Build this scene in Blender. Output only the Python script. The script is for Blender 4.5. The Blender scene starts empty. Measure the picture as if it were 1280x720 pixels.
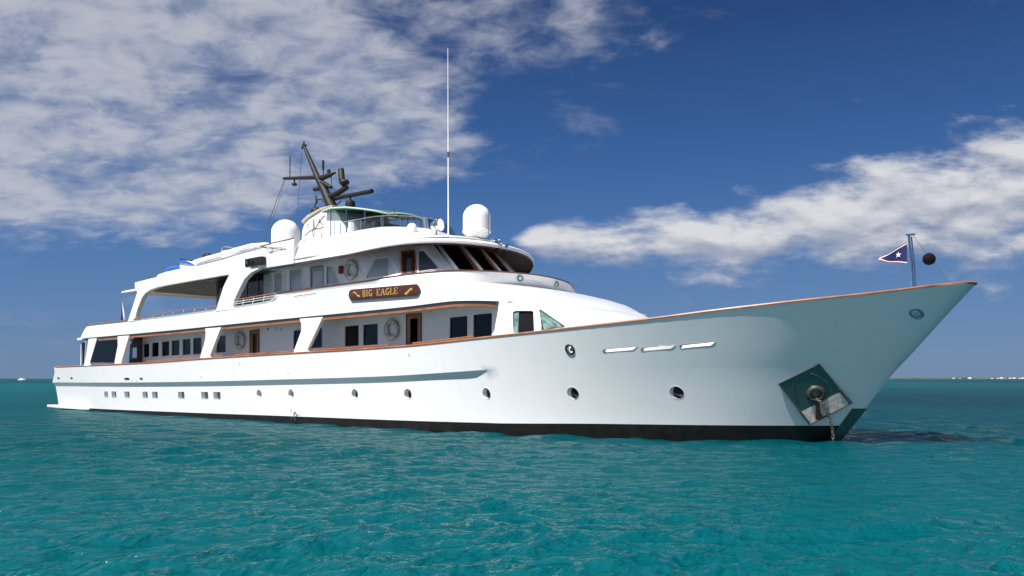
import bpy, bmesh, math, random
import numpy as np
from mathutils import Vector, Matrix

random.seed(7); np.random.seed(7)
R_ = math.radians
S = bpy.context.scene
COL = S.collection

# ------------------------------------------------------------------ camera
# ship frame: X forward, Y to port, Z up, origin where the stem meets the water
PSI = R_(42.5)
CR = Vector((math.cos(PSI), math.sin(PSI), 0)); CF = Vector((-math.sin(PSI), math.cos(PSI), 0))
CAM = Vector((10.174, -25.108, 1.8))
cd = bpy.data.cameras.new("camera"); cam = bpy.data.objects.new("camera", cd); COL.objects.link(cam)
cam.location = CAM
cam.rotation_euler = (R_(90), 0, PSI)
cd.sensor_width = 36; cd.lens = 36 * 1100 / 1280; cd.shift_y = 113 / 1280
cd.clip_start = 0.1; cd.clip_end = 40000
S.camera = cam

# ------------------------------------------------------------------ light
SUN_EL, SUN_AZ = R_(53), R_(0)            # azimuth measured from the starboard beam towards the stern
sdir = Vector((-math.sin(SUN_AZ) * math.cos(SUN_EL), -math.cos(SUN_AZ) * math.cos(SUN_EL), math.sin(SUN_EL)))
sl = bpy.data.lights.new("sun", 'SUN'); sl.energy = 4.7; sl.angle = R_(0.5); sl.color = (1.0, 0.965, 0.91)
so = bpy.data.objects.new("sun", sl); COL.objects.link(so); so.rotation_euler = sdir.to_track_quat('Z', 'Y').to_euler()

W = bpy.data.worlds.new("World"); S.world = W; W.use_nodes = True
nt = W.node_tree; N = nt.nodes; L = nt.links
for n in list(N): N.remove(n)
def nd(t, **k):
    n = N.new(t)
    for a, b in k.items(): setattr(n, a, b)
    return n
def mth(op, a, b=None, c=None, clamp=False):
    n = nd('ShaderNodeMath', operation=op); n.use_clamp = clamp
    for i, v in enumerate((a, b, c)):
        if v is None: continue
        if isinstance(v, (int, float)): n.inputs[i].default_value = v
        else: L.new(v, n.inputs[i])
    return n.outputs[0]
def sstep(v, lo, hi):
    n = nd('ShaderNodeMapRange', interpolation_type='SMOOTHSTEP')
    L.new(v, n.inputs[0]); n.inputs[1].default_value = lo; n.inputs[2].default_value = hi
    return n.outputs[0]
def comb(x, y, z):
    n = nd('ShaderNodeCombineXYZ')
    for i, v in enumerate((x, y, z)):
        if isinstance(v, (int, float)): n.inputs[i].default_value = v
        else: L.new(v, n.inputs[i])
    return n.outputs[0]
def noise(vec, scale, detail=5, rough=.55, dist=0.0):
    n = nd('ShaderNodeTexNoise'); L.new(vec, n.inputs['Vector'])
    n.inputs['Scale'].default_value = scale; n.inputs['Detail'].default_value = detail
    n.inputs['Roughness'].default_value = rough; n.inputs['Distortion'].default_value = dist
    return n.outputs[0]
def rgbmix(f, a, b, bt='MIX'):
    n = nd('ShaderNodeMix', data_type='RGBA', blend_type=bt)
    if isinstance(f, (int, float)): n.inputs[0].default_value = f
    else: L.new(f, n.inputs[0])
    for i, v in ((6, a), (7, b)):
        if isinstance(v, tuple): n.inputs[i].default_value = (*v, 1)
        else: L.new(v, n.inputs[i])
    return n.outputs[2]
sky = nd('ShaderNodeTexSky', sky_type='NISHITA'); sky.sun_disc = False
sky.sun_elevation = SUN_EL; sky.sun_rotation = math.pi + SUN_AZ
sky.air_density = 1.0; sky.dust_density = 0.3; sky.ozone_density = 3.0; sky.altitude = 0
tc = nd('ShaderNodeTexCoord')
def dotv(v):
    n = nd('ShaderNodeVectorMath', operation='DOT_PRODUCT'); L.new(tc.outputs['Generated'], n.inputs[0]); n.inputs[1].default_value = v
    return n.outputs['Value']
# compass axes of the sky: b points inland past the yacht, a to its right, c is up
a_, b_, c_ = dotv(tuple(CR)), dotv(tuple(CF)), dotv((0, 0, 1))
bs = mth('MAXIMUM', mth('ABSOLUTE', b_), 0.15)
u = mth('DIVIDE', a_, bs); v = mth('DIVIDE', c_, bs)
cz = mth('MAXIMUM', c_, 0.02)
den = mth('ADD', cz, 0.25)
plane = comb(mth('DIVIDE', a_, den), mth('DIVIDE', b_, den), 0.0)
# high broken layer: rows of small cells
rowm = nd('ShaderNodeMapping'); L.new(plane, rowm.inputs[0]); rowm.inputs['Rotation'].default_value = (0, 0, R_(52)); rowm.inputs['Scale'].default_value = (1.0, 1.3, 1)
n1 = noise(rowm.outputs[0], 2.6, 4, .55, .15)
n2 = noise(rowm.outputs[0], 9.5, 6, .6, .35)
n3 = noise(plane, .9, 2, .5)
# extent: above a line that climbs to the right, fading out towards the right
line = mth('ADD', .150, mth('MULTIPLY', mth('MAXIMUM', mth('ADD', u, .36), 0.0), .27))
ma = sstep(mth('SUBTRACT', v, line), -.035, .045)
mb = sstep(mth('ADD', u, mth('MULTIPLY', mth('SUBTRACT', v, .25), .75)), .07, -.10)
mtop = mth('MULTIPLY', sstep(v, .31, .42), mth('MULTIPLY', sstep(u, .36, .05), .62))
ahead = sstep(b_, -.05, .25)
msk = mth('MULTIPLY', mth('MAXIMUM', mth('MULTIPLY', ma, mb), mtop), ahead)
# unseen overhead and behind: broken layer added, brightened to give fill light
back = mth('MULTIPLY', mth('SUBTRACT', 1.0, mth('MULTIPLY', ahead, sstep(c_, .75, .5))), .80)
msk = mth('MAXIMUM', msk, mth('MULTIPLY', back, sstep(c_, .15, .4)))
lay = mth('ADD', mth('MULTIPLY', n1, .55), mth('ADD', mth('MULTIPLY', n2, .42), mth('MULTIPLY', n3, .14)))
lay = mth('ADD', lay, mth('MULTIPLY', mth('SUBTRACT', msk, 1.0), .36))
d1 = mth('MULTIPLY', sstep(lay, .31, .60), sstep(msk, .0, .30))
# low cumulus bank to the right
def bank(dv, du=0.0):
    uu = mth('ADD', u, du); vv = mth('ADD', v, dv)
    p = comb(mth('MULTIPLY', uu, 1.0), mth('MULTIPLY', vv, 2.5), 3.7)
    q = noise(p, 8.5, 8, .58, .1)
    qb = noise(p, 3.3, 3, .5, 0)
    spine = mth('ADD', .158, mth('MULTIPLY', sstep(uu, .25, .60), .052))
    half = mth('ADD', .026, mth('MULTIPLY', sstep(uu, .05, .50), .044))
    e = mth('SUBTRACT', 1.0, mth('DIVIDE', mth('ABSOLUTE', mth('SUBTRACT', vv, spine)), half))
    e = mth('MULTIPLY', mth('MAXIMUM', e, -1.6), .22)
    e = mth('ADD', e, mth('MULTIPLY', sstep(uu, .04, -.04), -.5))
    return mth('ADD', mth('ADD', mth('MULTIPLY', q, .85), mth('MULTIPLY', qb, .45)), e)
k0 = bank(0.0); k1 = bank(0.016, -.006)
d2 = mth('MULTIPLY', sstep(k0, .60, .84), ahead)
lit = mth('ADD', .55, mth('MULTIPLY', mth('SUBTRACT', k0, k1), 3.4), clamp=True)
lit = mth('MAXIMUM', lit, .22)
# thin stray wisps
wp = comb(mth('MULTIPLY', u, 1.0), mth('MULTIPLY', v, 2.6), 9.1)
wv = noise(wp, 5.2, 7, .62, .3)
d3 = mth('MULTIPLY', mth('MULTIPLY', sstep(wv, .56, .76), sstep(v, .0, .05)), .34)
below = sstep(c_, -.01, .02)
# the clear sky, deep blue above and lilac towards the horizon
ramp = nd('ShaderNodeValToRGB'); L.new(mth('MULTIPLY', c_, 1.0, clamp=True), ramp.inputs[0]); cr = ramp.color_ramp
for i, (p, col) in enumerate(((0.0, (1.35, 2.45, 4.4)), (.07, (1.05, 2.25, 4.7)), (.155, (.66, 1.80, 4.5)), (.25, (.30, 1.12, 3.4)), (.38, (.12, .54, 2.0)), (1.0, (.10, .38, 1.5)))):
    e = cr.elements[i] if i < 2 else cr.elements.new(p)
    e.position = p; e.color = (*col, 1)
skyc = rgbmix(.10, ramp.outputs[0], sky.outputs[0])
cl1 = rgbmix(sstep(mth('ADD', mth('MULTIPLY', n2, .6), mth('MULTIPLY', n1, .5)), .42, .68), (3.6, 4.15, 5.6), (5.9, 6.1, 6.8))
cl1 = rgbmix(mth('MULTIPLY', back, sstep(c_, .35, .6)), cl1, (9.5, 9.7, 10.2))  # unseen overhead cloud whitened as fill for shaded recesses
cl2 = rgbmix(lit, (3.3, 3.7, 4.9), (8.2, 8.2, 8.4))
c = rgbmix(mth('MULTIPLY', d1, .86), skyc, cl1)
c = rgbmix(mth('MULTIPLY', d3, below), c, (3.9, 4.3, 5.8))
c = rgbmix(mth('MULTIPLY', d2, .92), c, cl2)
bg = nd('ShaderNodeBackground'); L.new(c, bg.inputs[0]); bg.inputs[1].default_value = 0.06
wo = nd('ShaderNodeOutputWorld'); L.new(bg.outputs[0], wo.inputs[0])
S.view_settings.view_transform = 'Standard'; S.view_settings.look = 'None'
S.view_settings.exposure = 0.6; S.view_settings.gamma = 1.0

# ------------------------------------------------------------------ materials
MATS = {}
def mat(name, color, rough=.4, metal=0.0, coat=0.0, spec=.5, var=0.0, vscale=3.0, bump=0.0, bscale=40.0, color2=None, trans=0.0, ior=1.45, crough=.03):
    m = bpy.data.materials.new(name); m.use_nodes = True
    t = m.node_tree; p = t.nodes['Principled BSDF']
    p.inputs['Base Color'].default_value = (*color, 1); p.inputs['Roughness'].default_value = rough
    p.inputs['Metallic'].default_value = metal; p.inputs['Coat Weight'].default_value = coat
    p.inputs['Coat Roughness'].default_value = crough
    p.inputs['Specular IOR Level'].default_value = spec; p.inputs['Transmission Weight'].default_value = trans; p.inputs['IOR'].default_value = ior
    if var or color2 or bump:
        g = t.nodes.new('ShaderNodeTexCoord')
        nz = t.nodes.new('ShaderNodeTexNoise'); nz.inputs['Scale'].default_value = vscale; nz.inputs['Detail'].default_value = 6
        t.links.new(g.outputs['Object'], nz.inputs['Vector'])
        if var or color2:
            mx = t.nodes.new('ShaderNodeMix'); mx.data_type = 'RGBA'
            c2 = color2 or tuple(max(0, x * (1 - var)) for x in color)
            mx.inputs[6].default_value = (*color, 1); mx.inputs[7].default_value = (*c2, 1)
            mr = t.nodes.new('ShaderNodeMapRange'); mr.inputs[1].default_value = .35; mr.inputs[2].default_value = .65
            t.links.new(nz.outputs[0], mr.inputs[0]); t.links.new(mr.outputs[0], mx.inputs[0]); t.links.new(mx.outputs[2], p.inputs['Base Color'])
        if bump:
            nb = t.nodes.new('ShaderNodeTexNoise'); nb.inputs['Scale'].default_value = bscale; nb.inputs['Detail'].default_value = 4
            t.links.new(g.outputs['Object'], nb.inputs['Vector'])
            bp = t.nodes.new('ShaderNodeBump'); bp.inputs['Strength'].default_value = bump; bp.inputs['Distance'].default_value = .02
            t.links.new(nb.outputs[0], bp.inputs['Height']); t.links.new(bp.outputs[0], p.inputs['Normal'])
    MATS[name] = m; return m
def streaky(m, amt, col):
    """faint vertical weather streaks in the paint"""
    t = m.node_tree; p = t.nodes['Principled BSDF']
    g = t.nodes.new('ShaderNodeTexCoord'); mp = t.nodes.new('ShaderNodeMapping'); mp.inputs['Scale'].default_value = (2.2, 2.2, .25)
    nz = t.nodes.new('ShaderNodeTexNoise'); nz.inputs['Scale'].default_value = 1.6; nz.inputs['Detail'].default_value = 7; nz.inputs['Roughness'].default_value = .65
    t.links.new(g.outputs['Object'], mp.inputs[0]); t.links.new(mp.outputs[0], nz.inputs['Vector'])
    mr = t.nodes.new('ShaderNodeMapRange'); mr.inputs[1].default_value = .5; mr.inputs[2].default_value = .8; mr.inputs[4].default_value = amt
    mx = t.nodes.new('ShaderNodeMix'); mx.data_type = 'RGBA'
    mx.inputs[6].default_value = p.inputs['Base Color'].default_value; mx.inputs[7].default_value = (*col, 1)
    t.links.new(nz.outputs[0], mr.inputs[0]); t.links.new(mr.outputs[0], mx.inputs[0]); t.links.new(mx.outputs[2], p.inputs['Base Color'])
hullw = mat('hull_white', (.80, .80, .81), .30, coat=1.0, crough=.02, bump=.045, bscale=.8)
streaky(hullw, .35, (.70, .69, .67))
# long gentle unfairness of welded plating, shows only in the gloss
white = mat('white_paint', (.80, .80, .80), .35, coat=.5, crough=.05); streaky(white, .3, (.70, .69, .67))
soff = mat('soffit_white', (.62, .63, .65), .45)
wallw = mat('house_paint', (.80, .80, .81), .3, coat=.4, crough=.05)
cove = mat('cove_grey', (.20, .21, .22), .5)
boot = mat('boot_black', (.007, .006, .006), .4, color2=(.016, .011, .009), vscale=3.5, bump=.1, bscale=12)
teak = mat('varnished_teak', (.36, .145, .065), .42, coat=.25, crough=.2, color2=(.25, .09, .038), vscale=2.2)
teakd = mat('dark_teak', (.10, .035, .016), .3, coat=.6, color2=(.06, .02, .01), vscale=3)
deckm = mat('teak_deck', (.33, .23, .15), .7, var=.25, vscale=5)
steel = mat('polished_steel', (.62, .63, .64), .14, metal=1.0)
plate = mat('pocket_steel', (.13, .20, .19), .32, metal=.8, bump=.25, bscale=5)
worn = mat('worn_plate', (.74, .69, .67), .6, color2=(.50, .40, .34), vscale=9, bump=.3, bscale=40)
rust = mat('rust', (.22, .085, .035), .9, color2=(.10, .045, .02), vscale=14)
blk = mat('black_rubber', (.012, .012, .012), .5)
mastm = mat('mast_dark', (.012, .010, .010), .6, var=.4, vscale=4)
domew = mat('radome_white', (.82, .82, .81), .42)
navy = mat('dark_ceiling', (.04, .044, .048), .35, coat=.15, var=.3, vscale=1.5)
dkgl = mat('black_glass', (.006, .006, .008), .04, spec=.6)
brgl = mat('brown_glass', (.030, .012, .006), .06, spec=.6, color2=(.012, .006, .004), vscale=1.2)
grgl = mat('filmed_glass_sky_tone', (.36, .42, .47), .12, coat=.5, color2=(.44, .50, .55), vscale=.9)  # pale base colour carries the bright sky and sea it would reflect
grgl2 = mat('filmed_glass_dark', (.11, .13, .16), .15, coat=.5)
canvas = mat('green_canvas', (.05, .13, .10), .8, bump=.2, bscale=60)
gold = mat('gold_leaf', (.75, .48, .12), .38, metal=.3)
red = mat('red_paint', (.35, .02, .02), .4)
ink = mat('bronze_paint', (.10, .08, .07), .5)
inkr = mat('red_brown_paint', (.42, .16, .09), .5)
curtm = mat('curtain_cloth', (.24, .36, .33), .85, color2=(.05, .12, .11), vscale=5)
curtd = mat('olive_curtain', (.045, .05, .035), .85, var=.4, vscale=6)
flagb = mat('flag_blue', (.008, .012, .085), .7)
flagr = mat('flag_red', (.26, .015, .03), .7)
flagw = mat('flag_white', (.8, .8, .8), .7)
bluep = mat('blue_gelcoat', (.02, .10, .42), .2, coat=.8)
buoyw = mat('lifebuoy_white', (.72, .70, .66), .5, color2=(.50, .47, .43), vscale=7)
ropem = mat('rope', (.35, .31, .27), .9)
wirem = mat('rigging_wire', (.06, .06, .07), .5)
chainm = mat('galvanised_chain', (.55, .50, .42), .45, metal=.6, color2=(.3, .17, .09), vscale=20)
def clearglass(name, tint, refl=.5):
    m = bpy.data.materials.new(name); m.use_nodes = True; t = m.node_tree
    for n in list(t.nodes): t.nodes.remove(n)
    o = t.nodes.new('ShaderNodeOutputMaterial'); a = t.nodes.new('ShaderNodeBsdfTransparent'); b = t.nodes.new('ShaderNodeBsdfGlossy')
    a.inputs[0].default_value = (*tint, 1); b.inputs['Roughness'].default_value = .03
    f = t.nodes.new('ShaderNodeFresnel'); f.inputs[0].default_value = 1.5
    mx = t.nodes.new('ShaderNodeMixShader'); t.links.new(f.outputs[0], mx.inputs[0]); t.links.new(a.outputs[0], mx.inputs[1]); t.links.new(b.outputs[0], mx.inputs[2])
    t.links.new(mx.outputs[0], o.inputs[0]); return m
clr = clearglass('clear_glass', (.86, .9, .92)); tint = clearglass('tinted_glass', (.52, .60, .64)); smoke = clearglass('smoked_glass', (.12, .13, .14))

# ------------------------------------------------------------------ mesh helpers
def link(name, me, m, parent=None, smooth=None, loc=None):
    o = bpy.data.objects.new(name, me); COL.objects.link(o)
    for q in (m if isinstance(m, (list, tuple)) else [m]): me.materials.append(q)
    if parent: o.parent = parent
    if loc: o.location = loc
    if smooth is not None:
        me.shade_smooth(); me.set_sharp_from_angle(angle=R_(smooth))
    return o
def mesh(vs, fs, fix=True):
    me = bpy.data.meshes.new('m'); me.from_pydata([tuple(p) for p in vs], [], fs)
    if fix:
        b = bmesh.new(); b.from_mesh(me); bmesh.ops.remove_doubles(b, verts=b.verts, dist=1e-5)
        bmesh.ops.recalc_face_normals(b, faces=b.faces); b.to_mesh(me); b.free()
    return me
class MB:
    """collects shapes for one mesh"""
    def __init__(s): s.v = []; s.f = []
    def add(s, vs, fs):
        o = len(s.v); s.v += [tuple(p) for p in vs]; s.f += [tuple(i + o for i in f) for f in fs]; return s
    def box(s, a, b):
        (x0, y0, z0), (x1, y1, z1) = a, b
        return s.add([(x0,y0,z0),(x1,y0,z0),(x1,y1,z0),(x0,y1,z0),(x0,y0,z1),(x1,y0,z1),(x1,y1,z1),(x0,y1,z1)],
                     [(0,3,2,1),(4,5,6,7),(0,1,5,4),(1,2,6,5),(2,3,7,6),(3,0,4,7)])
    def tube(s, pts, r, n=10, caps=True):
        pts = [Vector(p) for p in pts]; rs = r if isinstance(r, (list, tuple)) else [r] * len(pts)
        vs = []; ref = None
        for i, p in enumerate(pts):
            t = (pts[min(i + 1, len(pts) - 1)] - pts[max(i - 1, 0)]).normalized()
            if ref is None: ref = Vector((0, 0, 1)) if abs(t.z) < .9 else Vector((1, 0, 0))
            a = t.cross(ref).normalized(); b = t.cross(a).normalized(); ref = -b if (-b).dot(ref) > 0 else b
            for k in range(n):
                w = 2 * math.pi * k / n; vs.append(p + (a * math.cos(w) + b * math.sin(w)) * rs[i])
        m_ = len(pts)
        fs = [(i*n+k, i*n+(k+1)%n, (i+1)*n+(k+1)%n, (i+1)*n+k) for i in range(m_-1) for k in range(n)]
        if caps: fs += [tuple(range(n))[::-1], tuple(range((m_-1)*n, m_*n))]
        return s.add(vs, fs)
    def lathe(s, prof, c, axis=Vector((0,0,1)), n=32):
        axis = Vector(axis).normalized(); q = Vector((0,0,1)).rotation_difference(axis); c = Vector(c)
        vs = [c + q @ Vector((r*math.cos(2*math.pi*k/n), r*math.sin(2*math.pi*k/n), h)) for r, h in prof for k in range(n)]
        m_ = len(prof)
        fs = [(i*n+k, i*n+(k+1)%n, (i+1)*n+(k+1)%n, (i+1)*n+k) for i in range(m_-1) for k in range(n)]
        if prof[0][0] > 1e-4: fs.append(tuple(range(n))[::-1])
        if prof[-1][0] > 1e-4: fs.append(tuple(range((m_-1)*n, m_*n)))
        return s.add(vs, fs)
    def torus(s, c, R, r, axis, n=40, k=10, sx=1.0):
        q = Vector((0,0,1)).rotation_difference(Vector(axis).normalized()); c = Vector(c); vs = []
        for i in range(n):
            a = 2*math.pi*i/n
            for j in range(k):
                b = 2*math.pi*j/k; rr = R + r*math.cos(b)
                vs.append(c + q @ Vector((rr*math.cos(a)*sx, rr*math.sin(a), r*math.sin(b))))
        return s.add(vs, [(i*k+j, ((i+1)%n)*k+j, ((i+1)%n)*k+(j+1)%k, i*k+(j+1)%k) for i in range(n) for j in range(k)])
    def panel(s, out, y, t, holes=()):
        """flat panel in the X-Z plane at y, thickness t towards port (+y)"""
        me = fill2d(out, holes); n = len(me[0]); vs = [(p[0], y, p[1]) for p in me[0]] + [(p[0], y + t, p[1]) for p in me[0]]
        fs = list(me[1]) + [tuple(i + n for i in f[::-1]) for f in me[1]]
        for lp in me[2]:
            for i in range(len(lp)): a, b = lp[i], lp[(i+1) % len(lp)]; fs.append((a, b, b + n, a + n))
        return s.add(vs, fs)
    def build(s, name, m, parent=None, smooth=None, bevel=0, loc=None):
        me = mesh(s.v, s.f)
        if bevel:
            b = bmesh.new(); b.from_mesh(me)
            es = [e for e in b.edges if len(e.link_faces) == 2 and e.calc_face_angle(0) > .6]
            bmesh.ops.bevel(b, geom=es, offset=bevel, segments=2, affect='EDGES', profile=.6); b.to_mesh(me); b.free()
        return link(name, me, m, parent, smooth, loc)
def fill2d(out, holes=()):
    b = bmesh.new(); loops = []; idx = 0
    for lp in [out] + list(holes):
        vs = [b.verts.new((p[0], 0, p[1])) for p in lp]
        loops.append(list(range(idx, idx + len(lp)))); idx += len(lp)
        for i in range(len(vs)): b.edges.new((vs[i], vs[(i+1) % len(vs)]))
    bmesh.ops.triangle_fill(b, edges=b.edges[:], use_beauty=True, use_dissolve=False)
    b.verts.index_update(); vs = [(v_.co.x, v_.co.z) for v_ in b.verts]; fs = [tuple(v_.index for v_ in f.verts) for f in b.faces]
    fs = [f if (vs[f[1]][0]-vs[f[0]][0])*(vs[f[2]][1]-vs[f[0]][1])-(vs[f[2]][0]-vs[f[0]][0])*(vs[f[1]][1]-vs[f[0]][1]) > 0 else f[::-1] for f in fs]
    b.free(); return vs, fs, loops
def curve(tab):
    """smooth curve through a table of points"""
    xs = [p[0] for p in tab]; ys = [p[1] for p in tab]; n = len(xs); d = [(ys[i+1]-ys[i])/(xs[i+1]-xs[i]) for i in range(n-1)]
    m = [d[0]] + [0 if d[i-1]*d[i] <= 0 else 2*d[i-1]*d[i]/(d[i-1]+d[i]) for i in range(1, n-1)] + [d[-1]]
    def f(x):
        if x <= xs[0]: return ys[0] + m[0]*(x-xs[0])*0
        if x >= xs[-1]: return ys[-1]
        i = max(j for j in range(n-1) if xs[j] <= x); h = xs[i+1]-xs[i]; t = (x-xs[i])/h
        return (2*t**3-3*t**2+1)*ys[i]+(t**3-2*t**2+t)*h*m[i]+(-2*t**3+3*t**2)*ys[i+1]+(t**3-t**2)*h*m[i+1]
    return f
def sm(t): t = max(0, min(1, t)); return t*t*(3-2*t)
def rrect(x0, z0, x1, z1, r=.05, n=4, dz=0.0):
    """rounded rectangle outline, dz lifts the right-hand side to follow the sheer"""
    pts = []
    for cx, cz_, a0 in ((x1-r, z0+r, -90), (x1-r, z1-r, 0), (x0+r, z1-r, 90), (x0+r, z0+r, 180)):
        for k in range(n+1):
            a = R_(a0 + 90*k/n); pts.append((cx+r*math.cos(a), cz_+r*math.sin(a)))
    return [(x, z + dz*(x-x0)/(x1-x0)) for x, z in pts]
def tag(o, label=None, cat=None, group=None, kind=None):
    if label: o['label'] = label
    if cat: o['category'] = cat
    if group: o['group'] = group
    if kind: o['kind'] = kind
    return o
def empty(name, loc=(0,0,0), rz=0):
    o = bpy.data.objects.new(name, None); COL.objects.link(o); o.location = loc; o.rotation_euler = (0, 0, rz); o.empty_display_size = .3; return o
def copy_tree(o, parent=None):
    c = o.copy(); COL.objects.link(c); c.parent = parent
    for ch in list(o.children): copy_tree(ch, c)
    return c

# ------------------------------------------------------------------ sea
def build_sea():
    rs = [2.0]
    while rs[-1] < 12000:
        r = rs[-1]; rs.append(r + (max(.035, .0050*r) if r < 220 else .0050*r*(r/220)**.75))
    rs = np.array(rs)
    fwd = math.atan2(CF.y, CF.x)
    fine = np.arange(-R_(48), R_(48), .0036); rest = np.arange(R_(48), 2*math.pi-R_(48), R_(1.5))
    th = np.concatenate([fine, rest]) + fwd
    dth = np.concatenate([np.full(len(fine), .0036), np.full(len(rest), R_(1.5))])
    RR, TT = np.meshgrid(rs, th, indexing='ij'); cell = np.maximum(np.gradient(rs)[:, None], RR*dth[None, :])
    X = CAM.x + RR*np.cos(TT); Y = CAM.y + RR*np.sin(TT)
    Z = np.zeros_like(X); DX = np.zeros_like(X); DY = np.zeros_like(X)
    rng = np.random.RandomState(11); wind = math.atan2(-CF.y, -CF.x) + R_(20)
    # patches where the breeze ruffles the surface more or less
    patch = .8 + .32*np.sin(X*.11+Y*.05+1)*np.sin(Y*.13-X*.03) + .18*np.sin(X*.31-Y*.22+2)
    for i in range(110):
        lam = .17*(5.2/.17)**(rng.rand()**1.05); k = 2*math.pi/lam
        ang = wind + rng.normal(0, .60); ph = rng.rand()*6.283
        amp = .0070*lam**.62*(.6+.8*rng.rand())*(1.0 if lam < 1.2 else (1.2/lam)**1.0)
        att = np.clip((lam/cell-2.5)/4, 0, 1)
        if att.max() <= 0: continue
        cx_, sy_ = math.cos(ang), math.sin(ang); P = k*(cx_*X+sy_*Y)+ph
        A = amp*att*patch; Z += A*np.cos(P); q = .9
        DX -= q*A*cx_*np.sin(P); DY -= q*A*sy_*np.sin(P)
    X2 = X+DX; Y2 = Y+DY
    nr, na = X.shape; co = np.stack([X2, Y2, Z], -1).reshape(-1, 3)
    i = np.arange(nr-1)[:, None]; j = np.arange(na)[None, :]; j2 = (j+1) % na
    f = np.stack([i*na+j+0*j, (i+1)*na+j, (i+1)*na+j2, i*na+j2+0*i], -1).reshape(-1, 4)
    co = np.vstack([co, [[CAM.x, CAM.y, 0]]])
    me = bpy.data.meshes.new('sea'); me.vertices.add(len(co)); me.vertices.foreach_set('co', co.ravel())
    tri = np.stack([np.full(na, len(co)-1), np.arange(na), (np.arange(na)+1) % na], -1)
    me.loops.add(f.size+tri.size); me.loops.foreach_set('vertex_index', np.concatenate([f.ravel(), tri.ravel()]).astype(np.int32))
    me.polygons.add(len(f)+len(tri))
    me.polygons.foreach_set('loop_start', np.concatenate([np.arange(len(f))*4, len(f)*4+np.arange(len(tri))*3]).astype(np.int32))
    me.update(calc_edges=True); me.shade_smooth()
    m = bpy.data.materials.new('sea_water'); m.use_nodes = True; t = m.node_tree; p = t.nodes['Principled BSDF']
    p.inputs['Roughness'].default_value = .9; p.inputs['Specular IOR Level'].default_value = 0
    g = t.nodes.new('ShaderNodeNewGeometry')
    def nz(sc, det, rough=.5, scale=(1, 1, 1)):
        mp = t.nodes.new('ShaderNodeMapping'); mp.inputs['Scale'].default_value = scale; mp.inputs['Rotation'].default_value = (0, 0, wind)
        t.links.new(g.outputs['Position'], mp.inputs[0])
        n = t.nodes.new('ShaderNodeTexNoise'); n.inputs['Scale'].default_value = sc; n.inputs['Detail'].default_value = det; n.inputs['Roughness'].default_value = rough
        t.links.new(mp.outputs[0], n.inputs['Vector']); return n.outputs[0]
    def mr(v_, a, b, c_=0, d=1):
        n = t.nodes.new('ShaderNodeMapRange'); t.links.new(v_, n.inputs[0])
        for q, w in zip((1, 2, 3, 4), (a, b, c_, d)): n.inputs[q].default_value = w
        return n.outputs[0]
    def mx(f_, a, b):
        n = t.nodes.new('ShaderNodeMix'); n.data_type = 'RGBA'; t.links.new(f_, n.inputs[0])
        for q, w in ((6, a), (7, b)):
            if isinstance(w, tuple): n.inputs[q].default_value = (*w, 1)
            else: t.links.new(w, n.inputs[q])
        return n.outputs[2]
    # weed patches and clean sand below the water give the large darker and paler areas
    c0 = mx(mr(nz(.045, 3), .38, .62), (.000, .003, .006), (.000, .020, .028))
    c1 = mx(mr(nz(.004, 3), .42, .58), c0, (.000, .062, .074))
    t.links.new(c1, p.inputs['Base Color'])
    prev = None
    for sc_, det, dist, st in ((.45, 2, .60, .60), (1.7, 3, .22, .9), (7.0, 4, .060, 1.0)):
        bp = t.nodes.new('ShaderNodeBump'); bp.inputs['Distance'].default_value = dist; bp.inputs['Strength'].default_value = st
        t.links.new(nz(sc_, det, .55, (1.8, 1, 1)), bp.inputs['Height'])
        if prev: t.links.new(prev.outputs[0], bp.inputs['Normal'])
        prev = bp
    t.links.new(prev.outputs[0], p.inputs['Normal'])
    gl_ = t.nodes.new('ShaderNodeBsdfGlossy'); gl_.inputs['Roughness'].default_value = .05; fr_ = t.nodes.new('ShaderNodeFresnel'); fr_.inputs[0].default_value = 1.33
    t.links.new(prev.outputs[0], gl_.inputs['Normal']); t.links.new(prev.outputs[0], fr_.inputs['Normal'])
    mm = t.nodes.new('ShaderNodeMath'); mm.operation = 'MULTIPLY'; mm.inputs[1].default_value = .52; t.links.new(fr_.outputs[0], mm.inputs[0])
    ms = t.nodes.new('ShaderNodeMixShader'); t.links.new(mm.outputs[0], ms.inputs[0]); t.links.new(p.outputs[0], ms.inputs[1]); t.links.new(gl_.outputs[0], ms.inputs[2])
    # light that has wandered through the shallow water before coming back up
    ss = t.nodes.new('ShaderNodeSubsurfaceScattering'); ss.falloff = 'BURLEY'; ss.inputs['Color'].default_value = (.0, .46, .575, 1); ss.inputs['Radius'].default_value = (.5, 1.0, 1.0); ss.inputs['Scale'].default_value = 9.0
    m2 = t.nodes.new('ShaderNodeMixShader'); m2.inputs[0].default_value = .05; t.links.new(p.outputs[0], m2.inputs[1]); t.links.new(ss.outputs[0], m2.inputs[2]); t.links.new(m2.outputs[0], ms.inputs[1])
    t.links.new(ms.outputs[0], t.nodes['Material Output'].inputs['Surface'])
    me.materials.append(m)
    o = bpy.data.objects.new('sea', me); COL.objects.link(o); tag(o, 'turquoise sea with small wind ripples', None, None, 'structure')
build_sea()

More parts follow.
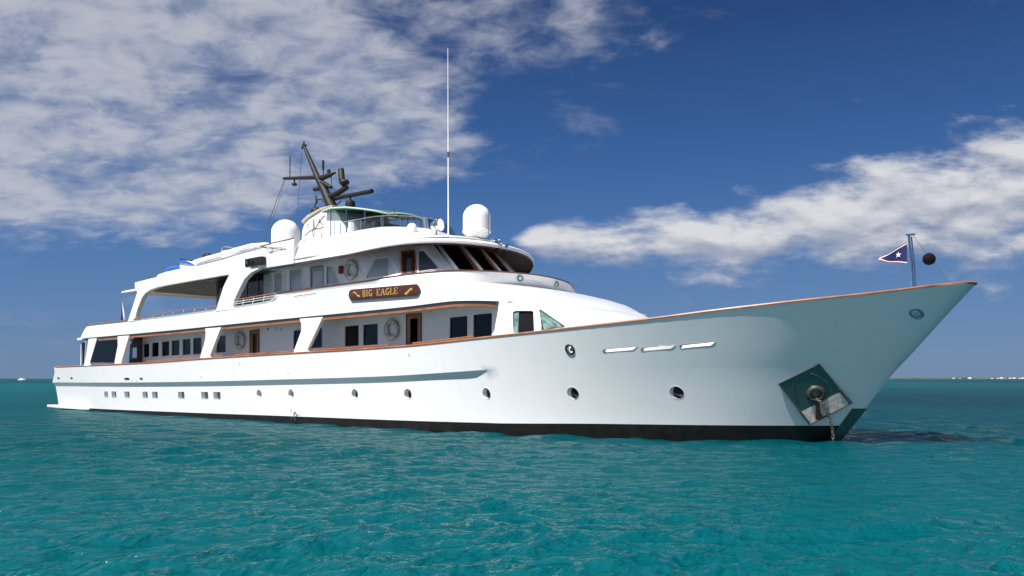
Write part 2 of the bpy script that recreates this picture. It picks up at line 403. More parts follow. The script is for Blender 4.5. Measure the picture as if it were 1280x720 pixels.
# ------------------------------------------------------------------ hull form
stemX = curve([(-1.2, -1.0), (0, 0), (.97, .75), (1.85, 1.40), (2.52, 2.0), (3.4, 2.75), (4.35, 3.6)])
zrail = curve([(-44.3, 2.45), (-33, 2.53), (-27, 2.66), (-21.4, 2.75), (-13.3, 2.88), (-9.3, 3.07), (-5.6, 3.27), (-3.4, 3.43), (-1.7, 3.60), (.2, 3.79), (2.1, 4.0), (3.6, 4.27)])
brail = curve([(-45.5, 4.95), (-38, 5.15), (-30, 5.2), (-13, 5.2), (-9.5, 5.12), (-6, 4.82), (-4, 4.42), (-2, 3.80), (0, 2.98), (1.5, 2.12), (2.5, 1.42), (3.1, .88), (3.42, .45), (3.6, 0.0)])
bwl = curve([(-45, 4.75), (-36, 5.0), (-20, 5.02), (-14, 4.95), (-9.6, 4.5), (-6.4, 3.75), (-4, 2.8), (-2.5, 2.0), (-1.2, 1.1), (-.4, .45), (0, 0)])
ktop = curve([(-45, 1.56), (-36.6, 1.58), (-28, 1.65), (-20, 1.77), (-14.2, 1.88), (-11.1, 2.0), (-9.27, 2.09)])
zboot = curve([(-45, .12), (-40, .13), (-28.4, .20), (-20.4, .27), (-14.5, .31), (-9.6, .35), (-5.7, .43), (0, .46), (1, .5)])
def kbot(X): return ktop(X) - .012 - .215*sm((-9.25-X)/.9)
def rec(X): return .14*sm((-9.15-X)/1.1)
XA = -44.3
def hull_pt(xi, z):
    w = max(0.0, 1-xi/9)**1.3
    X = -xi + stemX(z)*w
    zr = zrail(-xi + 3.58*w); XR = -xi + stemX(zr)*w; s = max(0, z/zr)
    yr = brail(XR); yw = bwl(-xi)
    if z >= 0: y = yw + (yr-yw)*(s**1.25)
    else: y = yw*math.sqrt(max(0, 1-(z/1.3)**2))
    kt, kb = ktop(X), kbot(X)
    if z < kt: y -= rec(X)*min(1, (kt-z)/(kt-kb))
    return X, max(0, y)
def hull_y(X, z):
    lo, hi = 0.0, 60.0
    for _ in range(40):
        m_ = (lo+hi)/2
        if hull_pt(m_, z)[0] > X: lo = m_
        else: hi = m_
    return hull_pt((lo+hi)/2, z)[1]
# transom corner: leans forward above the knuckle and slightly forward below
def stern_x(z): return -45.65 + (.75*((z-1.56)/.9) if z > 1.56 else .30*((1.56-z)/1.4))
def build_hull():
    xis = [0, .04, .1, .2, .35, .55, .8]
    while xis[-1] < 9: xis.append(xis[-1]+.22)
    while xis[-1] < 44.9: xis.append(xis[-1]+.30)
    rows = None; sec = []
    for xi in xis+['end']:
        xv = 45.2 if xi == 'end' else xi
        w = max(0.0, 1-xv/9)**1.3; zr = zrail(-xv+3.58*w)
        kt = ktop(-xv+1.6*w); kb = kbot(-xv+1.6*w); zb = zboot(-xv)
        zs = [-1.2, -.8, -.4, 0, zb] + [zb+(kb-zb)*k/5 for k in range(1, 6)] + [kt] + [kt+(zr-kt)*k/6 for k in range(1, 7)]
        pts = []
        for z in zs:
            X, y = hull_pt(xv, z)
            if xi == 'end': X = stern_x(z)
            if xi == 0: y = 0.0
            pts.append((X, y, z))
        Xr, yr, _ = pts[-1]
        yi = max(0, yr-.13); dk = zr-.95
        pts += [(Xr-(.10 if xi == 0 else 0)+(.1 if xi == 'end' else 0), yi, zr), (hull_pt(xv, dk)[0]-(.15 if xi == 0 else 0)+(.1 if xi == 'end' else 0), max(0, hull_pt(xv, max(dk, kt+.01))[1]-.15 if xv > 1 else 0), dk)]
        sec.append(pts)
    vs = []; fs = []; mi = []
    n = len(sec[0])
    for side in (-1, 1):
        base = len(vs)
        for s_ in sec: vs += [(p[0], side*p[1], p[2]) for p in s_]
        for i in range(len(sec)-1):
            for j in range(n-1):
                q = (base+i*n+j, base+(i+1)*n+j, base+(i+1)*n+j+1, base+i*n+j+1)
                fs.append(q if side < 0 else q[::-1]); mi.append(1 if j < 4 else 0)
    m2 = len(sec)*n
    for i in range(len(sec)-1):      # deck and bottom
        a, b = i*n+n-1, (i+1)*n+n-1; fs.append((a, b, b+m2, a+m2)); mi.append(2)
        a, b = i*n, (i+1)*n; fs.append((a, a+m2, b+m2, b)); mi.append(1)
    e = (len(sec)-1)*n               # transom
    for j in range(n-1): fs.append((e+j, e+j+1, e+j+1+m2, e+j+m2)); mi.append(1 if j < 4 else 0)
    me = bpy.data.meshes.new('hull'); me.from_pydata(vs, [], fs); me.polygons.foreach_set('material_index', mi)
    b = bmesh.new(); b.from_mesh(me); bmesh.ops.remove_doubles(b, verts=b.verts, dist=1e-4)
    bmesh.ops.dissolve_degenerate(b, edges=b.edges, dist=1e-5); bmesh.ops.recalc_face_normals(b, faces=b.faces)
    b.to_mesh(me); b.free()
    return me
def normal_at(X, z):
    e = .05; y0 = hull_y(X-e, z); y1 = hull_y(X+e, z); ya = hull_y(X, z-e); yb = hull_y(X, z+e)
    n_ = Vector(((y0-y1)/(2*e), -1, (ya-yb)/(2*e))); return n_.normalized()      # outward, starboard side
def prism(out, depth_out, depth_in, X0=None):
    """cutter with an (X,Z) outline that follows the hull side"""
    n_ = len(out); vs = []
    for x, z in out: vs.append((x, -hull_y(x, z)-depth_out, z))
    for x, z in out: vs.append((x, -hull_y(x, z)+depth_in, z))
    return vs, [tuple(range(n_)), tuple(range(n_, 2*n_))[::-1]] + [(i, i+n_, (i+1) % n_+n_, (i+1) % n_) for i in range(n_)]
def apply_boolean(o, cut_me):
    c = bpy.data.objects.new('c', cut_me); COL.objects.link(c)
    md = o.modifiers.new('b', 'BOOLEAN'); md.object = c; md.operation = 'DIFFERENCE'; md.solver = 'EXACT'
    dg = bpy.context.evaluated_depsgraph_get(); me = bpy.data.meshes.new_from_object(o.evaluated_get(dg))
    o.modifiers.clear(); o.data = me; bpy.data.objects.remove(c)

yacht = empty('motor_yacht', (-20, 0, 0))
tag(yacht, 'long white three-deck motor yacht with varnished teak trim lying at anchor', 'yacht')
YL = -Vector(yacht.location)
def ch(o, parent=None):
    """put an object modelled in ship coordinates under the yacht or one of its parts"""
    o.parent = parent or yacht
    if parent is None: o.location = Vector(o.location) + YL
    return o

ROUND = [(-22.78, 1.15), (-20.4, 1.18), (-16.25, 1.22), (-13.3, 1.25), (-9.68, 1.31), (-6.5, 1.35), (-3.48, 1.39)]
SQ = [(-38.3, -37.8), (-37.35, -36.75), (-35.75, -35.15), (-33.65, -33.08), (-32.6, -32.0), (-29.9, -29.28), (-27.68, -27.05), (-26.58, -25.95)]
SLOT = [(-5.24, -4.20, 2.60), (-4.12, -3.15, 2.625), (-3.06, -2.12, 2.70)]
hull = link('hull', build_hull(), [hullw, boot, deckm])
cut = MB()
for X, z in ROUND: cut.add(*prism([(X+.19*math.cos(a*math.pi/14), z+.19*math.sin(a*math.pi/14)) for a in range(28)], .3, .20))
for x0, x1 in SQ:
    z0 = .76 + .10*(x0+38.3)/12.3; cut.add(*prism(rrect(x0, z0, x1, z0+.34, .035, 2, dz=.01), .3, .20))
def slot_outline(x0, x1, z):
    h_ = .048; return [(x0+.04, z-h_), (x1-.15, z-h_+.055), (x1-.06, z+.06), (x1, z+h_+.06), (x1-.03, z+h_+.068), (x0+.10, z+h_+.008), (x0+.02, z+h_-.015), (x0, z-.01)]
for x0, x1, z in SLOT: cut.add(*prism(slot_outline(x0, x1, z), .3, .6))
EYES = [(-6.26, 2.66, .13), (2.394, 3.508, .115)]
for X, z, r in EYES: cut.add(*prism([(X+r*math.cos(a*math.pi/12), z+r*math.sin(a*math.pi/12)) for a in range(24)], .3, .22 if X < 0 else .10))
AFT_EYE = [(-44.6, 1.82, .16, .045), (-42.5, 1.82, .16, .045), (-35.0, 1.78, .28, .05), (-33.35, 1.79, .15, .045)]
for X, z, a, b in AFT_EYE: cut.add(*prism([(X+a*max(-1,min(1,1.25*math.cos(k*math.pi/10))), z+b*math.sin(k*math.pi/10)) for k in range(20)], .3, .11))
apply_boolean(hull, mesh(cut.v, cut.f))
hull.data.shade_smooth(); hull.data.set_sharp_from_angle(angle=R_(24)); ch(hull)

def porthole(outline, depth, gm=dkgl):
    vs = [(x, -hull_y(x, z)+depth, z) for x, z in outline]; c_ = tuple(sum(p[k] for p in vs)/len(vs) for k in range(3))
    o = ch(link('porthole', mesh(vs+[c_], [(i, (i+1) % len(vs), len(vs)) for i in range(len(vs))]), gm))
    rim = MB(); rim.tube([(x, -hull_y(x, z)-.004, z) for x, z in outline+outline[:1]], .005, 6, False); ch(rim.build('rim', hullw, None, 40), o)
    return o
for X, z in ROUND: porthole([(X+.19*math.cos(a*math.pi/14), z+.19*math.sin(a*math.pi/14)) for a in range(28)], .19)
for x0, x1 in SQ:
    z0 = .76 + .10*(x0+38.3)/12.3; porthole(rrect(x0, z0, x1, z0+.34, .035, 2, dz=.01), .19, grgl2)
for x0, x1, z in SLOT:
    ol = slot_outline(x0, x1, z); m_ = MB(); m_.tube([(x, -hull_y(x, zz)-.002, zz) for x, zz in ol+ol[:1]], .008, 6, False); ch(m_.build('mooring_slot_rim', steel, None, 40))
for X, z, r in EYES:
    ol = [(X+r*math.cos(a*math.pi/12), z+r*math.sin(a*math.pi/12)) for a in range(25)]
    m_ = MB(); m_.tube([(x, -hull_y(x, zz)-.008, zz) for x, zz in ol], .032, 8, False); o = ch(m_.build('fairlead', steel if X > 0 else blk, None, 50))
    m_ = MB(); m_.lathe([(0, 0), (.06, 0), (.06, .03), (0, .035)], Vector((X, -hull_y(X, z)+.09, z)), (0, -1, 0), 16); ch(m_.build('roller', steel), o)
for X, z, a, b in AFT_EYE:
    ol = [(X+a*max(-1,min(1,1.25*math.cos(k*math.pi/10))), z+b*math.sin(k*math.pi/10)) for k in range(20)]
    vs = [(x, -hull_y(x, zz)+.10, zz) for x, zz in ol]; o = ch(link('fairlead', mesh(vs, [tuple(range(20))]), blk))
    m_ = MB(); m_.tube([(x, -hull_y(x, zz)-.004, zz) for x, zz in ol+ol[:1]], .018, 6, False); ch(m_.build('lip', steel, None, 50), o)
# teak cap rail following the sheer, right round the boat
def sweep_cap(path, w, h, name, m, closed=False, parent=None, smooth=30):
    """path: (x, y, z) points on the outer edge with inward direction"""
    vs = []; prof = [(-.02, 0), (-.03, h*.5), (-.012, h), (w, h), (w+.01, h*.5), (w, 0)]
    P = [Vector(p) for p in path]
    for i, p in enumerate(P):
        t = (P[min(i+1, len(P)-1)]-P[max(i-1, 0)]); t.z = 0; t.normalize(); inn = Vector((-t.y, t.x, 0))   # left of travel
        for a, b in prof: vs.append(p+inn*a+Vector((0, 0, b)))
    k = len(prof)
    fs = [(i*k+j, i*k+(j+1) % k, (i+1)*k+(j+1) % k, (i+1)*k+j) for i in range(len(P)-1) for j in range(k)] + [tuple(range(k)), tuple(range((len(P)-1)*k, len(P)*k))[::-1]]
    return ch(link(name, mesh(vs, fs), m, None, smooth), parent)
path = []
xis = list(np.arange(0, 44.9, .4))+[45.1]
for xi in xis[::-1]:
    w_ = max(0.0, 1-xi/9)**1.3; zr = zrail(-xi+3.58*w_); X, y = hull_pt(xi, zr)
    if xi == xis[-1]: X = stern_x(zr)
    if xi == 0: continue
    path.append((X, -y, zr))
tipz = zrail(3.58)
full = path+[(3.52, -.25, tipz), (3.60, 0, tipz), (3.52, .25, tipz)]+[(x, -y, z) for x, y, z in path[::-1]]
sweep_cap(full, .17, .065, 'cap_rail', teak)
# sheer-following inner hand strip along the side deck
for xa, xb in ((-33.0, -25.6), (-24.6, -21.9), (-21.5, -19.2), (-18.9, -14.2), (-12.9, -9.9)):
    m_ = MB(); m_.tube([(x, -5.02, zrail(x)+.12) for x in np.linspace(xa, xb, 10)], .028, 8)
    for x in np.linspace(xa+.2, xb-.2, 5): m_.tube([(x, -5.08, zrail(x)+.03), (x, -5.02, zrail(x)+.12)], .012, 6)
    ch(m_.build('grab_rail', teak, None, 40))
# boarding gate in the bulwark: a raised seam each side, hinge bolts
for X in (-24.42, -21.75):
    m_ = MB(); zt = zrail(X); ys = [(-hull_y(X, z), z) for z in np.linspace(ktop(X)+.06, zt-.01, 6)]
    for dx in ((-.13, .0) if X < -24 else (0,)):
        m_.tube([(X+dx, y-.002, z) for y, z in ys], .009, 6)
    ch(m_.build('gate_seam', white, None, 40))
for X, z in ((-27.3, 1.86), (-23.9, 2.42), (-20.3, 2.02), (-12.9, 2.60), (-34.4, 1.66), (-33.9, 1.66)):
    m_ = MB(); m_.lathe([(0, 0), (.022, 0), (.022, .02), (.012, .03), (0, .03)], (X, -hull_y(X, z), z), (0, -1, 0), 10)
    m_.tube([(X, -hull_y(X, z)-.03, z), (X, -hull_y(X, z)-.03, z+.07)], .01, 6); ch(m_.build('gate_pin', steel, None, 40))
# swim platform
m_ = MB(); op = [(-47.2, -4.4), (-47.0, -4.7), (-43.9, -5.0), (-40.9, -5.06), (-40.3, -4.9), (-40.3, 4.9), (-40.9, 5.06), (-43.9, 5.0), (-47.0, 4.7), (-47.2, 4.4)]
vs = [(x, y, z) for z in (.05, .20) for x, y in op]; k = len(op)
m_.add(vs, [tuple(range(k))[::-1], tuple(range(k, 2*k))]+[(i, (i+1) % k, (i+1) % k+k, i+k) for i in range(k)]); ch(m_.build('swim_platform', white, None, 30, bevel=.03))
# side ladder socket at the waterline
m_ = MB(); X = -20.15; m_.torus((X, -hull_y(X, .34)-.03, .34), .11, .018, (0, 1, 0), 20, 6, .75)
m_.tube([(X-.09, -5.0, .25), (X-.16, -5.03, .12)], .014, 6); m_.tube([(X+.09, -5.0, .25), (X+.16, -5.03, .12)], .014, 6)
m_.tube([(X-.09, -5.0, .43), (X-.15, -5.03, .56)], .014, 6); m_.tube([(X+.16, -4.97, .33), (X+.42, -4.97, .34)], .02, 6)
ch(m_.build('ladder_bracket', steel, None, 40))

# ---- anchor pocket
A = dict(top=(.20, 2.19), left=(-.98, 1.66), bot=(-.08, .56), right=(1.06, 1.14))
def on_hull(x, z, off): n_ = normal_at(x, z); return Vector((x, -hull_y(x, z), z))+n_*off
c4 = [Vector((.104, -1.70, 2.194)), Vector((-.912, -2.01, 1.655)), Vector((-.436, -1.06, .509)), Vector((.554, -.64, 1.113))]
def lerp4(s, t, off=0):
    p = (c4[0]*(1-s)+c4[1]*s)*(1-t)+(c4[3]*(1-s)+c4[2]*s)*t
    nn = (c4[1]-c4[0]).cross(c4[3]-c4[0]).normalized()
    if nn.y > 0: nn = -nn
    return p+nn*off
def plate_mesh(s0, s1, t0, t1, off, back):
    g = 10; vs = []; fs = []
    for o_ in (off, back):
        for i in range(g+1):
            for j in range(g+1):
                s = s0+(s1-s0)*i/g; t = t0+(t1-t0)*j/g; p = lerp4(s, t, o_)
                if o_ == back: p = lerp4(s, t, 0)+Vector((0, back, 0))
                vs.append(p)
    K = (g+1)**2
    for i in range(g):
        for j in range(g):
            a = i*(g+1)+j; q = (a, a+1, a+g+2, a+g+1); fs.append(q); fs.append(tuple(x+K for x in q[::-1]))
    ring = [i*(g+1) for i in range(g+1)]+[g*(g+1)+j for j in range(1, g+1)]+[i*(g+1)+g for i in range(g-1, -1, -1)]+[j for j in range(g-1, 0, -1)]
    for i in range(len(ring)): a, b = ring[i], ring[(i+1) % len(ring)]; fs.append((a, b, b+K, a+K))
    return vs, fs
pk = MB(); pk.add(*plate_mesh(0, 1, 0, 1, 0, .45)); pocket = ch(pk.build('anchor_pocket', plate, None, 30))
pk = MB(); pk.add(*plate_mesh(.03, .97, .70, .985, .012, .02)); ch(pk.build('wear_plate', worn, None, 30), pocket)
pk = MB()                                                              # lip round the lower part
for a, b in (((0, .62), (0, 1)), ((0, 1), (1, 1)), ((1, .62), (1, 1))):
    p, q = lerp4(*a, .02), lerp4(*b, .02); pk.tube([p, q], .028, 6)
for a, b in (((0, 0), (1, 0)), ((0, 0), (0, .62)), ((1, 0), (1, .62))):
    p, q = lerp4(*a, .01), lerp4(*b, .01); pk.tube([p, q], .016, 6)
ch(pk.build('pocket_lip', mat('lip_iron', (.05, .06, .06), .7), None, 40), pocket)
hc = lerp4(.47, .50, 0); nn = (lerp4(.5, .5, 1)-lerp4(.5, .5, 0)); nn = (nn+Vector((0.1, -.25, .05))).normalized()
pk = MB(); pk.lathe([(.30, -.04), (.26, .02), (.225, .05), (.205, .07), (.21, .10), (.19, .115), (.165, .11), (.155, .08), (.15, -.1), (.15, -.25)], hc, nn, 32)
pk.f = pk.f[:-1]
ch(pk.build('hawse_pipe', mat('hawse_iron', (.055, .06, .06), .5, metal=.3, color2=(.07, .045, .03), vscale=7, bump=.3, bscale=18), None, 50), pocket)
pk = MB(); pk.lathe([(0, -.12), (.15, -.12)], hc, nn, 24); ch(pk.build('hawse_back_disc', rust), pocket)  # rust-coloured disc closing the inside of the pipe
# two raised arcs left by the flukes
for s0 in ((.12, .40, .16, .10), (.88, .42, -.16, .10)):
    pts = [lerp4(s0[0]+s0[2]*k/8, s0[1]-.30*math.sin(math.pi*k/8*.5), .015) for k in range(9)]
    pk = MB(); pk.tube(pts, .018, 6); ch(pk.build('fluke_rib', plate, None, 50), pocket)
# rust running out of the pipe: a thin scale of its own shape
pk = MB(); L_ = [(.50, .62), (.52, .68), (.58, .78), (.64, .88), (.66, .99)]; R2 = [(.56, .62), (.62, .68), (.70, .80), (.78, .90), (.86, .99)]
vs = []
for (a, b), (c2, d2_) in zip(L_, R2): vs += [lerp4(a, b, .020), lerp4(c2, d2_, .020)]
pk.add(vs, [(2*i, 2*i+1, 2*i+3, 2*i+2) for i in range(4)]); ch(pk.build('rust_stain', rust), pocket)
# stem guard plate
vs = []; zz = [-.6, -.2, .2, .6, .95]
for z in zz:
    xs = stemX(z); vs += [(xs+.035, 0, z), (xs-.24, -hull_y(xs-.24, z)-.02, z), (xs-.24, hull_y(xs-.24, z)+.02, z)]
fs = [];
for i in range(len(zz)-1):
    a, b = i*3, i*3+3; fs += [(a, a+1, b+1, b), (a, b, b+2, a+2), (a+1, a+2, b+2, b+1)]
fs += [(0, 2, 1), (len(vs)-3, len(vs)-2, len(vs)-1)]
ch(link('stem_guard', mesh(vs, fs), plate, None, 30))

# ------------------------------------------------------------------ decks and superstructure
def sec_path(W_, x0, f, p, xa, n_side=40, n_front=28):
    """starboard side from the stern end, round the front, back along port"""
    pts = [(xa+(x0-xa)*i/n_side, -W_) for i in range(n_side)]
    for i in range(n_front+1):
        a = math.pi/2*i/n_front; pts.append((x0+(f-x0)*math.sin(a)**(2/p), -W_*math.cos(a)**(2/p)))
    return pts+[(x, -y) for x, y in pts[:-1][::-1]]
def loft(rings, close_ends=False):
    n_ = len(rings[0]); vs = [p for r in rings for p in r]
    fs = [(i*n_+j, i*n_+j+1, (i+1)*n_+j+1, (i+1)*n_+j) for i in range(len(rings)-1) for j in range(n_-1)]
    return vs, fs

zf_bot = curve([(-41, 4.02), (-31.2, 4.08), (-21.4, 4.19), (-13.3, 4.27), (-10.2, 4.34), (-8.5, 4.30)])
zcap_hi = curve([(-21.4, 5.24), (-18.6, 5.29), (-15.1, 5.32), (-14.3, 5.36), (-13.4, 5.48), (-12.4, 5.64), (-11.6, 5.69)])
zcap_lo = curve([(-40, 4.75), (-32.9, 4.78), (-25.8, 4.88), (-24.3, 4.92), (-21.3, 5.0)])
def zcap(X): return zcap_lo(X)+(zcap_hi(X)-zcap_lo(X))*sm((X+21.45)/.35) if X < -21 else zcap_hi(X)
# rings of the upper deck shell: plan curve, share of the height aft, share forward
SH = [(-11.0, -8.9, 5.18, 2.2, 0, 0), (-11.2, -9.15, 5.19, 2.2, .12, .10), (-11.6, -9.7, 5.19, 2.2, .38, .28), (-12.2, -10.5, 5.18, 2.1, .60, .46), (-12.9, -11.2, 5.15, 2.0, .76, .60), (-13.9, -11.85, 5.12, 1.85, .88, .72), (-14.65, -11.63, 5.16, 1.74, 1, 1)]
def shell_ring(k):
    x0, f, w_, p_, ha, hf = SH[k]; out = []
    for x, y in sec_path(w_, x0, f, p_, -40.75, 130, 36):
        q = sm((x+15.2)/3.0); zb = zf_bot(min(x, -9)); zt = zcap(min(x, -11.63)); h_ = ha*(1-q)+hf*q
        if x < x0-.01: X = -40.75+.85*ha+(x+40.75)*(x0+40.75-.85*ha)/(x0+40.75)
        else: X = x
        zt = zcap(min(X, -11.63)); zb = zf_bot(min(X, -9)); out.append((X, y, zb+(zt-zb)*h_))
    return out
rows = [shell_ring(k) for k in range(len(SH))]; r2 = rows[-1]
def inset_ring(R, d, dz):
    out = []
    for i, p in enumerate(R):
        t = Vector(R[min(i+1, len(R)-1)])-Vector(R[max(i-1, 0)]); t.z = 0; t.normalize(); out.append((p[0]-t.y*d, p[1]+t.x*d, p[2]+dz))
    return out
bw = link('upper_bulwark', mesh(*loft(rows+[inset_ring(r2, .09, 0), inset_ring(r2, .10, -.22), inset_ring(r2, .55, -.60)])), white, None, 28); ch(bw)
# teak cap on the bulwark: from where it steps up, round the front
cp = [p for p in r2 if p[0] > -21.2]
sweep_cap([(x, y, z) for x, y, z in cp], .12, .05, 'bulwark_cap', teakd)
sweep_cap([(-39.9, 5.2, 4.755), (-39.9, -5.22, 4.755)]+[(x, y, z) for x, y, z in r2[:60] if x < -34.8 and x > -39.8], .10, .035, 'stern_bulwark_cap', teak)
# stern face of the upper deck
m_ = MB(); m_.add([(-40.75, -5.1, 4.02), (-40.75, 5.1, 4.02), (-39.95, 5.1, 4.74), (-39.95, -5.1, 4.74), (-40.65, -5.1, 4.02), (-40.65, 5.1, 4.02), (-39.85, 5.1, 4.74), (-39.85, -5.1, 4.74)],
      [(0,1,2,3), (4,7,6,5), (0,3,7,4), (1,5,6,2), (2,6,7,3), (0,4,5,1)]); ch(m_.build('stern_bulwark', white))
m_ = MB(); m_.box((-41.05, -5.24, 3.93), (-40.4, 5.24, 4.06)); ch(m_.build('stern_lip', white, None, 30, bevel=.025))
# deck slab, soffit, cove and teak moulding under the edge
def slab(name, xa, xb, ya, zfun, th, m, n_=30, ends=None):
    vs = []; xs = np.linspace(xa, xb, n_)
    for x in xs:
        y = ya(x) if callable(ya) else ya
        z = zfun(x); vs += [(x, -y, z), (x, y, z), (x, y, z+th), (x, -y, z+th)]
    fs = [(0, 1, 2, 3), tuple(4*(n_-1)+k for k in (3, 2, 1, 0))]
    for i in range(n_-1):
        a, b = 4*i, 4*i+4
        for k in range(4): fs.append((a+k, b+k, b+(k+1) % 4, a+(k+1) % 4))
    return ch(link(name, mesh(vs, fs), m, None, 30))
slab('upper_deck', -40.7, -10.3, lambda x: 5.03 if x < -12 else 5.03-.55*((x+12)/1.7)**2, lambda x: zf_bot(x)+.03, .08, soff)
slab('upper_deck_planking', -39.8, -12.0, 5.0, lambda x: zf_bot(x)+.113, .02, deckm)
def strip(name, xa, xb, y, zfun, h_, th, m, n_=30, smooth=30):
    vs = []; xs = np.linspace(xa, xb, n_)
    for x in xs:
        z = zfun(x); vs += [(x, y, z), (x, y+th, z), (x, y+th, z+h_), (x, y, z+h_)]
    fs = [(0, 1, 2, 3), tuple(4*(n_-1)+k for k in (3, 2, 1, 0))]
    for i in range(n_-1):
        a, b = 4*i, 4*i+4
        for k in range(4): fs.append((a+k, b+k, b+(k+1) % 4, a+(k+1) % 4))
    return ch(link(name, mesh(vs, fs), m, None, smooth))
def eave(name, inset, dz, h_, th, m, xa, xb):
    P = [p for p in rows[0][:len(rows[0])//2] if xa <= p[0] <= xb]; vs = []
    for i, p in enumerate(P):
        a, b = Vector(P[max(i-1, 0)]), Vector(P[min(i+1, len(P)-1)]); t = b-a; t.z = 0; t.normalize(); inn = Vector((-t.y, t.x, 0)); q = Vector(p)
        for o_, z in ((inset, dz), (inset+th, dz), (inset+th, dz+h_), (inset, dz+h_)): vs.append(q+inn*o_+Vector((0, 0, z)))
    n_ = len(P); fs = [(0, 1, 2, 3), tuple(4*(n_-1)+k for k in (3, 2, 1, 0))]
    for i in range(n_-1):
        for k in range(4): fs.append((4*i+k, 4*i+4+k, 4*i+4+(k+1) % 4, 4*i+(k+1) % 4))
    ch(link(name, mesh(vs, fs), m, None, 30))
eave('eave_cove', .09, -.105, .125, .05, cove, -40.4, -9.60)  # dark grey colour paints in the gutter shadow under the fascia
eave('eave_moulding', .05, -.185, .078, .14, teak, -38.6, -9.62)
# --- main deck house, starboard wall with real window openings
ZD = lambda x: zrail(x)-.95
def loop(x0, x1, z0, z1, r=.04): return rrect(x0, z0, x1, z1, r, 3, dz=.02)
WY = -4.0
aftw = [(-35.58, -34.85), (-34.60, -33.80), (-33.50, -32.65), (-32.45, -31.58), (-31.30, -30.45), (-30.25, -29.40)]
mainwin = [(*w, 2.90+.01*i, 3.62+.03*i, 'aft') for i, w in enumerate(aftw)]
mainwin += [(-28.42, -28.12, 2.98, 3.80, 'aft'), (-28.02, -27.14, 2.98, 3.80, 'grey'), (-21.66, -20.72, 3.03, 3.83, 'grey'), (-20.45, -19.59, 3.03, 3.84, 'dark'),
            (-18.11, -17.19, 3.04, 3.86, 'dark'), (-16.95, -16.03, 3.05, 3.87, 'dark'), (-12.12, -11.21, 3.14, 3.93, 'curt'), (-10.96, -10.05, 3.16, 3.97, 'dark')]
doors = [(-25.05, -24.3, 1.78, 3.93), (-14.38, -13.58, 1.98, 4.12)]
outl = [(-35.65, ZD(-35.6)), (-25.2, ZD(-25)), (-9.0, ZD(-10)+.1), (-9.0, 3.2), (-9.62, 4.33), (-21, 4.20), (-35.65, 4.06)]
holes = [loop(a, b, c_, d) for a, b, c_, d, _ in mainwin]+[loop(a, b, c_, d, .02) for a, b, c_, d in doors]
m_ = MB(); m_.panel(outl, WY, .07, holes); ch(m_.build('main_house_wall', wallw))
def window(lp, y, pane, frame=wallw, inset=.045, fr=.02, parent=None):
    m_ = MB(); m_.tube([(x, y-.004, z) for x, z in lp+lp[:1]], fr, 6, False); f_ = ch(m_.build('window', frame, None, 50), parent)
    v_, fc, _ = fill2d(lp); ch(link('pane', mesh([(x, y+inset, z) for x, z in v_], fc, False), pane), f_); return f_
def curtain(x0, x1, z0, z1, y, m, parent, n_=28, amp=.03):
    vs = []; 
    for i in range(n_*2+1):
        x = x0+(x1-x0)*i/(2*n_); w_ = amp*math.sin(i*math.pi/2.0+math.sin(i*.7)); vs += [(x, y+w_, z0), (x, y+w_, z1)]
    ch(link('curtain', mesh(vs, [(2*i, 2*i+1, 2*i+3, 2*i+2) for i in range(2*n_)]), m, None, 60), parent)
for a, b, c_, d, k in mainwin:
    w_ = window(loop(a, b, c_, d), WY, {'aft': smoke, 'grey': smoke, 'dark': smoke, 'curt': smoke}[k])
    if k == 'grey': curtain(a-.05, b+.05, c_-.05, d+.05, WY+.2, grgl, w_, 14)
    if k == 'dark': curtain(a-.05, b+.05, c_-.05, d+.05, WY+.2, curtd, w_, 14)
    if k == 'curt': curtain(a-.02, a+.33, c_-.05, d+.05, WY+.12, curtm, w_, 6); curtain(a-.02, a+.33, c_-.05, d+.05, WY+.16, curtm, w_, 6)
    if k == 'aft': curtain(a-.05, a+.22+.1*random.random(), c_-.05, d+.05, WY+.3, grgl2, w_, 4)
for a, b, c_, d in doors:
    m_ = MB(); m_.panel(loop(a+.01, b-.01, c_+.01, d-.01, .02), WY-.012, .06, [loop(a+.2, b-.2, c_+(d-c_)*.42, d-.16, .03)]); dr = ch(m_.build('door', teak, None, 30))
    v_, fc, _ = fill2d(loop(a+.2, b-.2, c_+(d-c_)*.42, d-.16, .03)); ch(link('pane', mesh([(x, WY+.03, z) for x, z in v_], fc, False), dkgl), dr)
    m_ = MB(); m_.tube([(b-.1, WY-.05, c_+1.0), (b-.1, WY-.05, c_+1.12)], .014, 6); m_.tube([(b-.1, WY-.012, c_+1.06), (b-.1, WY-.05, c_+1.06)], .01, 6); ch(m_.build('handle', steel), dr)
    m_ = MB(); lp = loop(a, b, c_, d, .02); m_.tube([(x, WY-.01, z) for x, z in lp+lp[:1]], .03, 6, False); ch(m_.build('door_frame', teakd, None, 50), dr)
# window band trim aft and inner bulkheads so the rooms are real rooms
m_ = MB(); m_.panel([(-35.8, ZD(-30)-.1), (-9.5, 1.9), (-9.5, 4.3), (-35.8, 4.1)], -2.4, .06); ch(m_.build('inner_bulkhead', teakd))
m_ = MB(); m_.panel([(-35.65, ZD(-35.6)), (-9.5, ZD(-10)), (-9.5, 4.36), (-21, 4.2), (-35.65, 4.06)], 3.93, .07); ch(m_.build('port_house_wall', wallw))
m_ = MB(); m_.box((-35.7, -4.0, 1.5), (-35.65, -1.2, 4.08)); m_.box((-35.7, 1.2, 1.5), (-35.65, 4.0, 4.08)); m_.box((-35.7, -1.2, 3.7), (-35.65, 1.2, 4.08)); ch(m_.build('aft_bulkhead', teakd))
m_ = MB(); m_.box((-9.45, -4.0, 2.3), (-9.35, 4.0, 4.33)); ch(m_.build('forward_bulkhead', white))
